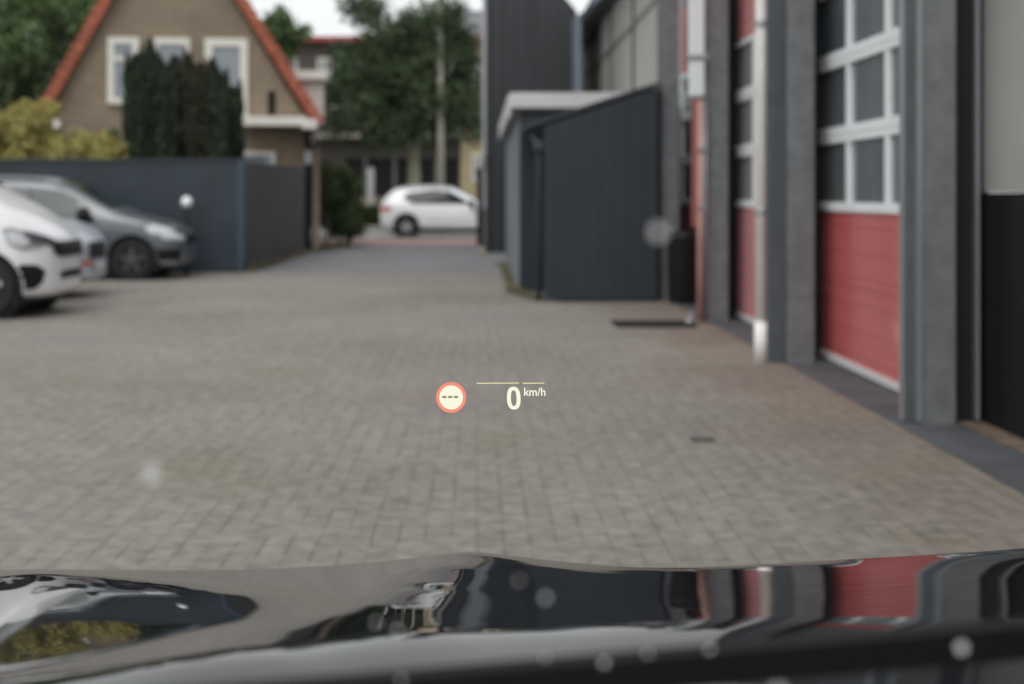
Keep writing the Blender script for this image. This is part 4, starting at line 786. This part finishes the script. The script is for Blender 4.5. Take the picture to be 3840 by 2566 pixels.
# ================================================================ OWN CAR (seen through its windscreen)
HOOD_Z = """86919 87032 87153 87283 87419 87556 87685 87805 87915 88010 88079 88114 88114 88037 87701 87229 86798 86497 86299 86100 85895 85684 85467 85246 85020 84789 84554 84316
84073 83826 83574 83317 83057 82794 82523 82243 81953 81653 81340 80994 80602 80189 79777 79329 78846 78365 87627 87748 87879 88018 88163 88306 88442 88572 88693 88795 88864 88898
88870 88653 88269 87830 87514 87299 87089 86878 86664 86447 86225 86001 85772 85540 85304 85064 84819 84570 84316 84060 83799 83530 83252 82963 82663 82347 81990 81593 81191 80760
80293 79813 79320 78822 88324 88455 88596 88747 88901 89052 89197 89339 89470 89576 89649 89671 89545 89215 88770 88435 88215 88004 87794 87580 87364 87144 86920 86693 86463 86229
85991 85749 85503 85252 84997 84739 84472 84194 83907 83604 83285 82916 82510 82108 81669 81193 80704 80207 79718 79227 89023 89165 89318 89479 89640 89799 89955 90108 90246 90356
90432 90422 90162 89729 89319 89006 88819 88625 88422 88212 87997 87777 87553 87325 87093 86857 86617 86372 86122 85870 85614 85349 85073 84787 84487 84169 83779 83347 82928 82483
82009 81519 81025 80536 80049 79564 89721 89873 90037 90204 90371 90536 90701 90859 90997 91104 91153 91017 90663 90201 89849 89635 89430 89224 89014 88800 88581 88358 88131 87900
87664 87424 87179 86930 86677 86421 86157 85884 85603 85300 84986 84593 84139 83696 83237 82758 82266 81777 81287 80800 80315 79831 90406 90568 90738 90909 91079 91248 91417 91572
91699 91794 91812 91573 91156 90710 90367 90177 89979 89774 89561 89343 89120 88892 88660 88424 88182 87936 87684 87429 87169 86901 86622 86331 86030 85709 85369 84930 84432 83954
83456 82956 82462 81973 81486 81002 80518 80035 91071 91240 91412 91584 91755 91926 92094 92244 92364 92439 92388 92065 91564 91181 90936 90725 90512 90295 90075 89849 89620 89386
89147 88904 88655 88400 88141 87877 87607 87327 87038 86733 86397 86053 85598 85068 84567 84072 83580 83086 82594 82108 81626 81145 80664 80181 91709 91882 92054 92226 92398 92569
92735 92882 92998 93052 92912 92523 92010 91640 91428 91215 90998 90776 90549 90318 90082 89841 89596 89346 89089 88828 88561 88290 88008 87703 87375 87018 86652 86187 85650 85124
84612 84121 83630 83141 82660 82183 81709 81234 80757 80276 92322 92495 92667 92837 93008 93178 93342 93486 93601 93644 93416 92964 92462 92081 91875 91664 91446 91221 90990 90753
90511 90265 90013 89757 89494 89218 88931 88630 88305 87955 87584 87201 86738 86200 85670 85139 84617 84121 83626 83136 82665 82201 81738 81272 80800 80321 92913 93085 93255 93424
93592 93758 93916 94052 94152 94158 93868 93369 92887 92538 92325 92107 91880 91647 91409 91166 90918 90663 90398 90117 89821 89514 89195 88855 88490 88110 87702 87279 86768 86207
85674 85126 84593 84086 83581 83076 82616 82165 81714 81258 80791 80314 93487 93659 93828 93996 94161 94324 94477 94604 94683 94622 94244 93679 93273 93024 92783 92544 92303 92058
91808 91548 91276 90991 90693 90379 90056 89724 89373 89001 88614 88197 87782 87286 86723 86177 85629 85078 84535 84016 83503 82976 82525 82076 81628 81181 80716 80238 94048 94219
94389 94557 94723 94887 95040 95165 95226 95091 94671 94145 93711 93408 93174 92932 92677 92410 92131 91842 91541 91228 90902 90567 90224 89867 89490 89096 88678 88258 87763 87203
86651 86100 85550 85003 84448 83914 83414 82923 82398 81923 81465 81004 80530 80047 94588 94761 94933 95104 95275 95444 95604 95737 95798 95601 95148 94663 94166 93762 93513 93242
92964 92671 92369 92056 91733 91399 91053 90699 90336 89954 89554 89134 88710 88213 87655 87100 86547 85992 85437 84884 84329 83771 83236 82727 82207 81682 81207 80720 80232 79741
95089 95264 95440 95617 95796 95974 96144 96287 96344 96096 95601 95111 94632 94161 93797 93504 93189 92875 92549 92215 91871 91515 91151 90780 90393 89985 89565 89120 88646 88103
87527 86965 86396 85831 85264 84699 84135 83571 83002 82457 81949 81434 80898 80396 79903 79409 95516 95694 95877 96064 96254 96448 96635 96795 96856 96595 96082 95595 95108 94627
94101 93657 93353 93019 92673 92320 91956 91584 91205 90811 90396 89969 89516 89028 88470 87878 87305 86726 86152 85579 85008 84440 83875 83312 82754 82191 81649 81142 80634 80110
79615 79123 95827 96009 96199 96397 96604 96818 97035 97233 97332 97069 96548 96056 95559 95055 94548 94041 93508 93055 92742 92377 91990 91604 91196 90766 90316 89857 89328 88738
88155 87580 87006 86436 85869 85306 84746 84191 83639 83091 82546 82007 81464 80941 80444 79944 79439 78950 95978 96162 96357 96563 96782 97014 97259 97499 97677 97505 96994 96476
95968 95443 94916 94392 93869 93366 92893 92430 91969 91506 91034 90550 90052 89535 88996 88444 87889 87332 86776 86226 85681 85140 84604 84071 83542 83017 82495 81977 81460 80950
80450 79950 79451 78951 95942 96124 96316 96519 96736 96969 97221 97487 97713 97711 97286 96732 96189 95656 95129 94604 94082 93559 93039 92523 92009 91497 90983 90466 89945 89420
88889 88355 87822 87293 86769 86248 85731 85216 84705 84196 83690 83187 82686 82188 81691 81200 80702 80190 79677 79171 95717 95893 96073 96258 96454 96664 96889 97127 97361 97525
97312 96751 96241 95746 95270 94784 94287 93775 93249 92722 92200 91678 91159 90641 90125 89612 89100 88589 88081 87575 87072 86570 86070 85573 85077 84583 84092 83602 83114 82627
82147 81654 81137 80621 80111 79607 95301 95475 95649 95818 95990 96177 96376 96584 96801 96980 96981 96713 96279 95860 95456 95030 94611 94177 93679 93147 92636 92124 91615 91109
90604 90100 89598 89096 88596 88097 87600 87104 86610 86118 85627 85138 84650 84164 83677 83199 82707 82191 81675 81168 80675 80178 94715 94894 95080 95275 95474 95670 95865 96055
96239 96455 96654 96697 96424 95943 95519 95140 94764 94400 94016 93660 93201 92737 92259 91760 91236 90721 90214 89707 89203 88704 88207 87709 87214 86720 86227 85736 85246 84754
84269 83776 83265 82755 82255 81779 81295 80802 94116 94296 94481 94671 94867 95066 95271 95484 95712 95943 96180 96364 96357 96141 95766 95398 95043 94682 94314 93833 93383 92946
92503 92060 91509 91162 90682 90221 89767 89300 88801 88303 87803 87301 86800 86300 85799 85301 84802 84301 83797 83304 82848 82373 81885 81389 93531 93708 93890 94075 94265 94458
94655 94857 95063 95274 95488 95704 95866 95858 95527 95151 94775 94392 94001 93597 93198 92792 92405 91971 91696 91293 90865 90436 90015 89612 89210 88804 88289 87776 87262 86755
86242 85741 85237 84750 84260 83786 83337 82836 82335 81831 92971 93146 93324 93504 93686 93870 94054 94239 94424 94608 94791 94972 95147 95256 95134 94781 94379 93992 93603 93222
92845 92472 92109 91757 91446 91075 90678 90276 89871 89466 89091 88651 88218 87778 87335 86884 86484 86086 85547 85031 84526 84021 83522 83025 82511 81991 92452 92626 92802 92979
93156 93333 93508 93682 93853 94021 94184 94340 94488 94621 94683 94460 94044 93674 93294 92914 92535 92155 91773 91391 91007 90621 90232 89842 89449 89054 88661 88263 87863 87458
87055 86643 86235 85774 85336 84876 84373 83879 83411 82804 82234 81693 91983 92161 92339 92517 92694 92869 93042 93214 93383 93548 93709 93866 94016 94161 94285 94254 93865 93464
93098 92713 92330 91943 91553 91160 90763 90364 89962 89557 89149 88738 88324 87909 87490 87068 86642 86216 85794 85345 84902 84410 83871 83330 82782 82265 81676 81109 91556 91754
91942 92123 92301 92478 92653 92828 93004 93179 93353 93524 93690 93848 93997 94075 93845 93430 93052 92664 92274 91880 91482 91079 90673 90262 89847 89428 89006 88580 88152 87721
87287 86850 86416 85962 85507 85044 84568 84041 83477 82919 82364 81809 81228 80642 91316 91474 91639 91807 91978 92151 92327 92506 92689 92880 93082 93279 93471 93662 93850 93991
93885 93509 93107 92726 92332 91934 91531 91122 90707 90288 89864 89435 89001 88563 88121 87673 87225 86776 86317 85854 85385 84905 84385 83823 83260 82698 82120 81519 80928 80358
91146 91308 91473 91641 91812 91984 92160 92338 92520 92706 92894 93092 93299 93514 93737 93937 93956 93646 93239 92849 92450 92045 91635 91219 90798 90371 89939 89501 89060 88613
88161 87709 87246 86786 86319 85849 85371 84854 84300 83742 83177 82580 81961 81368 80795 80244 90999 91167 91335 91505 91676 91849 92025 92203 92385 92570 92757 92955 93162 93377
93602 93815 93912 93689 93274 92888 92497 92097 91697 91288 90870 90446 90012 89570 89120 88665 88211 87751 87293 86828 86359 85880 85362 84810 84257 83695 83098 82477 81865 81286
80737 80209 90870 91041 91211 91382 91553 91727 91902 92081 92262 92447 92636 92833 93038 93250 93468 93683 93832 93687 93278 92876 92464 92036 91631 91236 90825 90409 89986 89552
89118 88677 88232 87794 87346 86886 86421 85900 85333 84763 84203 83622 82999 82370 81765 81204 80685 80186 90760 90932 91103 91274 91446 91620 91795 91973 92153 92338 92526 92722
92923 93130 93342 93557 93729 93650 93266 92847 92434 92013 91593 91178 90760 90342 89922 89500 89074 88653 88216 87770 87322 86863 86398 85904 85343 84765 84173 83551 82913 82275
81669 81127 80641 80178 90671 90843 91015 91186 91358 91531 91706 91882 92062 92245 92431 92624 92821 93023 93230 93441 93621 93584 93232 92805 92398 91979 91560 91140 90717 90293
89868 89442 89014 88583 88153 87723 87273 86814 86347 85872 85345 84770 84177 83573 82931 82290 81683 81148 80677 80230 90606 90778 90949 91120 91291 91464 91637 91812 91990 92171
92355 92543 92736 92932 93131 93332 93513 93505 93189 92760 92358 91942 91525 91104 90680 90253 89825 89394 88962 88528 88091 87655 87222 86762 86293 85814 85315 84767 84180 83583
82959 82313 81703 81173 80713 80278 90566 90738 90909 91079 91250 91420 91592 91766 91941 92119 92300 92484 92672 92861 93051 93240 93416 93432 93146 92723 92322 91909 91492 91072
90648 90220 89790 89356 88920 88483 88042 87600 87160 86717 86245 85759 85259 84740 84180 83581 82968 82342 81718 81194 80746 80325 90557 90728 90897 91066 91235 91405 91575 91746
91919 92094 92271 92450 92632 92815 92996 93175 93344 93381 93117 92690 92291 91881 91467 91048 90624 90196 89763 89328 88889 88447 88003 87557 87109 86662 86205 85715 85208 84685
84150 83576 82975 82353 81766 81230 80797 80394 90579 90749 90918 91085 91252 91419 91587 91756 91926 92097 92270 92445 92621 92797 92972 93142 93305 93357 93088 92666 92271 91864
91452 91034 90610 90181 89748 89310 88868 88423 87975 87525 87072 86617 86160 85682 85170 84641 84098 83537 82957 82352 81773 81296 80870 80491 90632 90803 90970 91137 91302 91467
91632 91798 91965 92133 92302 92472 92643 92813 92980 93144 93300 93364 93084 92658 92265 91862 91451 91034 90610 90180 89745 89305 88860 88411 87959 87504 87046 86584 86119 85648
85146 84610 84061 83495 82907 82301 81768 81379 80977 80621 90717 90887 91055 91221 91386 91550 91713 91876 92039 92203 92369 92534 92700 92863 93025 93182 93334 93399 93094 92669
92279 91878 91468 91051 90627 90197 89760 89317 88869 88417 87960 87499 87035 86566 86092 85611 85123 84596 84041 83472 82878 82338 81849 81506 81127 80791 90835 91005 91173 91339
91503 91666 91829 91990 92151 92312 92473 92634 92794 92952 93107 93259 93405 93464 93130 92704 92313 91915 91505 91089 90664 90233 89794 89350 88899 88443 87981 87514 87043 86566
86083 85594 85096 84583 84046 83474 82943 82509 82087 81720 81339 81016 90988 91158 91326 91492 91656 91818 91980 92140 92300 92459 92618 92775 92930 93082 93230 93376 93516 93558
93191 92763 92373 91975 91565 91147 90723 90290 89851 89404 88952 88493 88028 87557 87081 86597 86105 85615 85121 84618 84107 83577 83107 82750 82454 82017 81622 81310 91177 91348
91516 91681 91845 92007 92168 92328 92486 92644 92801 92955 93106 93253 93395 93533 93665 93681 93281 92847 92460 92058 91648 91229 90803 90369 89929 89481 89028 88568 88103 87633
87164 86693 86211 85726 85245 84763 84276 83788 83349 83089 82896 82386 82003 81686 91406 91576 91744 91909 92073 92235 92395 92554 92712 92869 93025 93176 93323 93464 93601 93731
93854 93828 93375 92958 92570 92166 91753 91333 90905 90470 90028 89580 89127 88670 88213 87751 87291 86842 86395 85941 85486 85028 84566 84097 83709 83655 83325 82829 82467 82144
91675 91845 92013 92179 92342 92504 92664 92823 92980 93136 93290 93439 93582 93718 93848 93971 94084 94006 93518 93097 92704 92294 91879 91456 91026 90589 90147 89699 89248 88795
88348 87909 87472 87041 86617 86195 85778 85368 84958 84545 84266 84254 83814 83437 83053 82699 91987 92157 92325 92491 92654 92816 92976 93135 93292 93447 93600 93746 93885 94016
94139 94253 94343 94187 93699 93264 92857 92438 92018 91593 91161 90722 90279 89831 89385 88946 88513 88089 87673 87267 86873 86495 86139 85810 85508 85211 85104 84827 84515 84140
83756 83379 92343 92514 92682 92848 93012 93174 93334 93492 93649 93805 93956 94098 94233 94359 94478 94587 94641 94350 93850 93447 93028 92602 92173 91740 91305 90863 90420 89980
89543 89115 88695 88287 87895 87519 87170 86857 86594 86413 86473 86166 86011 85722 85396 85019 84630 84237 92746 92917 93085 93251 93416 93578 93739 93898 94055 94211 94358 94496
94626 94748 94862 94967 94952 94524 94060 93645 93213 92779 92341 91900 91457 91017 90579 90145 89717 89299 88893 88504 88137 87803 87518 87300 87189 87196 87376 87226 87108 86875
86543 86160 85767 85368 93198 93369 93537 93704 93869 94032 94194 94353 94511 94665 94808 94942 95067 95183 95289 95366 95217 94724 94281 93851 93408 92964 92517 92073 91630 91191
90756 90327 89907 89499 89107 88738 88405 88131 87943 87891 87951 88077 87668 88272 88425 88209 87867 87479 87087 86695 93700 93871 94040 94208 94374 94538 94700 94860 95019 95169
95308 95436 95555 95664 95766 95764 95422 94943 94510 94062 93608 93158 92710 92264 91821 91383 90950 90525 90111 89712 89335 88992 88709 88520 88500 88639 88618 88596 88653 89569
89778 89566 89214 88819 88429 88054 94254 94426 94596 94764 94931 95097 95260 95422 95580 95725 95858 95980 96091 96191 96257 96095 95650 95200 94743 94285 93828 93375 92923 92475
92031 91593 91161 90739 90330 89940 89580 89276 89061 89010 89137 89208 89062 88780 89434 90063 90216 89993 89631 89229 88839 88493 94862 95034 95206 95375 95544 95711 95877 96040
96194 96333 96460 96574 96677 96763 96720 96366 95912 95458 94993 94532 94073 93617 93162 92710 92263 91822 91390 90969 90564 90184 89852 89604 89507 89565 89552 89393 89208 88878
89184 89658 89740 89494 89120 88709 88317 87988 95527 95699 95872 96043 96214 96384 96551 96714 96862 96995 97114 97220 97312 97337 97092 96651 96196 95732 95268 94806 94346 93888
93430 92975 92524 92078 91642 91219 90816 90452 90168 90026 90077 89953 89676 89405 89177 88996 89094 89324 89303 89021 88633 88213 87816 87492 96249 96422 96596 96770 96943 97116
97286 97444 97586 97711 97822 97917 97973 97826 97424 96964 96501 96036 95572 95110 94651 94193 93734 93276 92821 92373 91932 91505 91108 90765 90568 90549 90463 90113 89655 89271
89090 89125 88930 89063 88928 88602 88198 87766 87361 87031 97029 97204 97380 97556 97733 97910 98079 98231 98366 98483 98584 98653 98567 98220 97766 97305 96839 96372 95907 95447
94993 94541 94083 93623 93167 92721 92286 91874 91528 91219 91110 90868 90626 90227 89920 89724 89405 89207 88915 88893 88613 88238 87819 87372 86955 86609 97871 98046 98225 98405
98586 98765 98929 99075 99203 99312 99390 99344 99043 98605 98148 97683 97212 96741 96275 95820 95380 94945 94495 94035 93581 93170 92780 92430 92326 91819 91513 91098 90896 90890
90629 90413 89875 89279 88845 88490 88352 87931 87498 87034 86601 86233 98773 98951 99132 99316 99501 99677 99836 99978 100099 100191 100176 99907 99485 99037 98574 98101 97623
97145 96678 96232 95825 95445 95017 94577 94134 93916 93646 93147 92931 92675 92268 91954 91542 91521 91299 90501 89869 89251 88776 88357 87977 87674 87235 86753 86302 85908 99738
99917 100101 100290 100474 100645 100801 100939 101049 101064 100818 100413 99976 99518 99045 98566 98080 97594 97123 96693 96358 96186 95880 95552 94922 94513 94340 94101 93625
93347 92924 92606 92166 91681 91198 90481 89843 89242 88701 88231 87797 87344 86904 86527 86058 85637 100767 100947 101135 101322 101500 101667 101821 101952 101996 101771 101391
100972 100524 100053 99566 99092 98608 98127 97666 97387 97159 96905 96575 96412 96020 95371 94883 94536 94160 93732 93022 92501 92025 91526 90991 90398 89784 89235 88654 88121
87644 87176 86717 86252 85850 85423 101859 102041 102226 102404 102574 102737 102883 102954 102758 102418 102028 101595 101139 100661 100149 99738 99376 99076 98482 98125 97910
97539 97120 96679 96419 95910 95368 94710 94053 93506 92923 92397 91905 91399 90858 90301 89745 89182 88625 88046 87526 87039 86566 86101 85648 85239 103014 103193 103366 103531
103688 103833 103909 103754 103473 103141 102749 102297 101864 101477 101047 100595 100218 100037 99590 98870 98295 97884 97536 96962 96443 95819 95196 94566 93920 93368 92827
92315 91817 91301 90760 90207 89660 89136 88599 88003 87451 86942 86458 85989 85537 85109 104229 104393 104547 104692 104822 104864 104745 104519 104262 103975 103649 103297 102890
102493 102162 101670 101046 100399 100102 99388 98663 98125 97635 97067 96477 95845 95195 94535 93877 93292 92768 92263 91758 91237 90696 90143 89593 89056 88528 87981 87411 86885
86390 85922 85470 85056"""
NX, NY = 61, 46
HZ = np.array([int(t) for t in HOOD_Z.split()], float).reshape(NX, NY)*1e-5  # heights solved so the bonnet's mirrored surroundings line up from the camera
HX = np.linspace(-.78, 1.22, NX); HYv = np.linspace(.96, 2.26, NY)
P_bonnet = mat('black_bonnet_paint', (.010, .011, .013), .025, spec=.5, coat=.25)
P_bonnet.node_tree.nodes['Principled BSDF'].inputs['Coat Roughness'].default_value = .01
oc = thing('own_car', 'glossy black car from whose seat the yard is seen, bonnet reflecting the doors', 'car', (.37, .6, 0))
su = [-600, 0, 60, 300, 480, 700, 900, 1000, 1080, 1200, 1300, 1450, 1600, 1800, 2000, 2200, 2347, 2800]
sv = [1306, 1306, 1304, 1306, 1306, 1300, 1284, 1272, 1262, 1276, 1288, 1300, 1300, 1290, 1278, 1268, 1262, 1245]
def hood_at(ix, y):
    t = (y-HYv[0])/(HYv[1]-HYv[0]); k = int(max(1, min(NY-3, math.floor(t)))); f = t-k
    p = HZ[ix, k-1:k+3]
    return p[1]+.5*f*(p[2]-p[0]+f*(2*p[0]-5*p[1]+4*p[2]-p[3]+f*(3*(p[1]-p[2])+p[3]-p[0])))
vs = []; nrow = 64; front = 6
for ix, x in enumerate(HX):
    # front end of the bonnet: where the surface meets the silhouette seen from the seat
    ye = 2.24
    for yy in np.arange(1.7, 2.245, .005):
        u = CX+F*x/yy; v = CY+F*(H-hood_at(ix, yy))/yy
        if v <= np.interp(u, su, sv): ye = yy; break
    for j in range(nrow):
        y = HYv[0]+(ye-HYv[0])*j/(nrow-1); vs.append((x, y, hood_at(ix, y)))
    z0 = hood_at(ix, ye); g = (hood_at(ix, ye)-hood_at(ix, ye-.01))/.01
    for j in range(1, front+1):
        a = j/front; vs.append((x, ye+.10*math.sin(a*1.35), z0+g*.10*math.sin(a*1.35)-.10*(1-math.cos(a*1.35))))
nn = nrow+front
fs = [(i*nn+j, (i+1)*nn+j, (i+1)*nn+j+1, i*nn+j+1) for i in range(NX-1) for j in range(nn-1)]
bonnet = MB().add(vs, fs).build('bonnet', P_bonnet, oc, smooth=True, subs=1, toward=(0, 0, 1))
# nose and wings below the bonnet line
mb = MB()
zf = .70
mb.prism([(1.9, .25), (2.36, .25), (2.42, .45), (2.38, .62), (2.2, .66), (1.9, .66)], 'x', -.55, 1.29); mb.build('front_bumper', P_bonnet, oc, bevel=.05)
for (xa_, xb_) in ((-.60, -.56), (1.30, 1.34)):
    MB().prism([(-.6, .25), (.95, .25), (.95, .55), (1.2, .74), (1.55, .74), (1.8, .55), (1.8, .25), (2.2, .25), (2.2, .66), (1.9, .74), (.9, .86), (-.6, .9)], 'x', xa_, xb_).build('side_panel', P_bonnet, oc)
for xx in (-.52, 1.26):
    w_ = MB().lathe([(.2, -.11), (.34, -.11), (.36, -.08), (.36, .08), (.34, .11), (.2, .11)], (xx, 1.38, .36), 'x', 36).build('wheel', M_tyre, oc)
    MB().lathe([(.2, -.09), (.2, .09), (.05, .095)], (xx, 1.38, .36), 'x', 30).build('rim', M_rims, w_)
# cowl under the windscreen
MB().prism([(.86, .80), (1.0, .78), (1.0, .87), (.92, .95), (.86, .975)], 'x', -.78, 1.34).build('cowl', M_trim, oc)
# wiper: long blade lying low along the glass
def wp(x, y, Y): return Vector((PX(x, Y), Y, PZ(y, Y)))
wa = wp(330, 1634, .78); wb_ = wp(2480, 1452, .86)
d_ = (wb_-wa).normalized()
bl = MB(); 
bl.add([p+q for p in (wa, wb_) for q in (Vector((0, -.006, -.011)), Vector((0, .010, -.013)), Vector((0, .010, .009)), Vector((0, 0, .0125)), Vector((0, -.006, .009)))],
       [(0, 1, 2, 3, 4), (9, 8, 7, 6, 5)]+[(i, i+5, (i+1) % 5+5, (i+1) % 5) for i in range(5)])
wpr = bl.build('wiper', M_trim, oc)
MB().tube([wa.lerp(wb_, .1)+Vector((0, .02, -.03)), wa.lerp(wb_, .5)+Vector((0, .015, -.028)), wa.lerp(wb_, .98)+Vector((.02, -.0, -.045))], .008, 8).build('wiper_arm', mat('wiper_arm_grey', (.09, .09, .10), .4), wpr)
# dashboard top inside
MB().prism([(.30, .80), (.84, .80), (.84, .955), (.50, 1.03), (.30, 1.02)], 'x', -.75, 1.32).build('dashboard', mat('dashboard_vinyl', (.016, .016, .017), .85), oc)
# windscreen: slanted clear sheet
mg = bpy.data.materials.new('windscreen_glass'); mg.use_nodes = True; n = mg.node_tree; n.nodes.clear()
o_ = n.nodes.new('ShaderNodeOutputMaterial'); tr = n.nodes.new('ShaderNodeBsdfTransparent'); gg = n.nodes.new('ShaderNodeBsdfGlossy'); mxs = n.nodes.new('ShaderNodeMixShader')
tr.inputs[0].default_value = (.97, .98, .97, 1); gg.inputs['Roughness'].default_value = .05; mxs.inputs[0].default_value = .03
n.links.new(tr.outputs[0], mxs.inputs[1]); n.links.new(gg.outputs[0], mxs.inputs[2]); n.links.new(mxs.outputs[0], o_.inputs[0])
def wsY(z): return .59+(1.354-z)*.70   # glass plane: lower edge further forward
ws_ = MB(); cols_n = 2
zs = [.985, 1.2, 1.4, 1.62]
v_ = [(x, wsY(z)-.10*((x-.3)/1.0)**2*0, z) for x in (-.74, 1.34) for z in zs]
ws_.add(v_, [(i, i+1, i+5, i+4) for i in range(3)])
wso = ws_.build('windscreen', mg, oc)
def on_glass(x, y):
    # ray from the eye through pixel hits the glass plane
    dx_, dz_ = (x-CX)/F, -(y-CY)/F
    k = .70; Y = (.59+(1.354-H)*k)/(1+dz_*k); return Vector((dx_*Y, Y, H+dz_*Y))
M_drop = mat('dried_water_spot', (.75, .75, .75), .3)
for (x, y, r) in ((1510, 537, 2.6), (345, 1090, 3.6), (428, 463, 0), (1190, 1335, 1.1), (1251, 1375, 1.7), (862, 1432, 1.2), (912, 1450, 1.5), (1385, 1524, 1.8), (1250, 1512, 1.2), (1485, 1502, 1.3), (1627, 1493, 1.5), (2205, 1490, 2.9), (920, 1562, 1.3)):
    if not r: continue
    c_ = on_glass(x, y)+Vector((0, .0006, .001)); r *= 1e-3
    q = MB().lathe([(r*1.0, -.0001), (r*.8, r*.12), (r*.3, r*.2)], (0, 0, 0), 'y', 14)
    q.v = [(c_.x+a, c_.y+b, c_.z+e) for a, b, e in q.v]
    q.build('water_spot', M_drop, wso)

# ================================================================ HEAD-UP DISPLAY (floating image, lit)
HD = 2.3
def E(name, c, s=1.0): 
    m = mat(name, (0, 0, 0), 1, emit=c, es=s, spec=0); return m
E_w = E('hud_ivory_light', (.76, .76, .60)); E_r = E('hud_coral_light', (.76, .235, .165)); E_y = E('hud_pale_yellow_light', (.60, .58, .33)); E_g = E('hud_olive_dim', (.22, .21, .135))
hud = thing('head_up_display', 'glowing head-up display floating over the bonnet: red ringed disc with dashes, 0 km/h', 'display', (PX(1130, HD), HD, PZ(910, HD)))
def hp(x, y, d=0): return (PX(x, HD), HD+d, PZ(y, HD))
def ring(cx, cy, ro, ri, n=64, rx=1., p=2., tilt=0):
    mb = MB(); pts = []
    for i in range(n):
        a = 2*math.pi*i/n; c, s = math.cos(a), math.sin(a); e = lambda t: math.copysign(abs(t)**(2/p), t)
        for (rr) in (ro, ri): pts.append(hp(cx+e(c)*rr[0]+tilt*e(s)*rr[1], cy+e(s)*rr[1]))
    mb.add(pts, [(2*i, 2*i+1, (2*i+3) % (2*n), (2*i+2) % (2*n)) for i in range(n)]); return mb
sg = MB().add([hp(1034+27.6*math.cos(2*math.pi*i/64)*.985, 911+27.9*math.sin(2*math.pi*i/64)) for i in range(64)], [tuple(range(64))]).build('limit_disc', E_w, hud)
ring(1034, 911, (34.2, 35.2), (27.0, 27.4)).build('limit_ring', E_r, sg)
for x in (1013.5, 1026.8, 1040): MB().quad(hp(x, 912, -.002), hp(x+10.2, 912, -.002), hp(x+10.2, 907.2, -.002), hp(x, 907.2, -.002)).build('dash', E_g, sg)
ring(1177.6, 912.6, (15.6, 26), (6.4, 18), p=2.5, tilt=.03).build('speed_digit', E_w, hud)
for (x0_, x1_) in ((1091.5, 1190), (1197, 1248)):
    MB().add([hp(x0_, 877.3), hp(x1_, 876.9), hp(x1_, 879.1), hp(x0_+2, 880)], [(0, 1, 2, 3)]).build('bar', E_y, hud)
fc = bpy.data.curves.new('txt', 'FONT'); fc.body = 'km/h'; fc.size = 1; fc.offset = .012; fc.align_x = 'LEFT'
fo = bpy.data.objects.new('txt', fc); COL.objects.link(fo); bpy.context.view_layer.update()
me = bpy.data.meshes.new_from_object(fo.evaluated_get(bpy.context.evaluated_depsgraph_get())); bpy.data.objects.remove(fo, do_unlink=True)
co = np.array([v.co for v in me.vertices]); lo = co.min(0); hi = co.max(0)
x0_, x1_, yt, yb = 1201.2, 1250.3, 888.5, 907.6
off = hud.location
for v in me.vertices:
    a = (v.co.x-lo[0])/(hi[0]-lo[0]); b = (v.co.y-lo[1])/(hi[1]-lo[1])
    p = hp(x0_+(x1_-x0_)*a, yb+(yt-yb)*b); v.co = Vector(p)-off
me.materials.append(E_w); me.name = 'unit_text'
uo = bpy.data.objects.new('unit_text', me); COL.objects.link(uo); uo.parent = hud
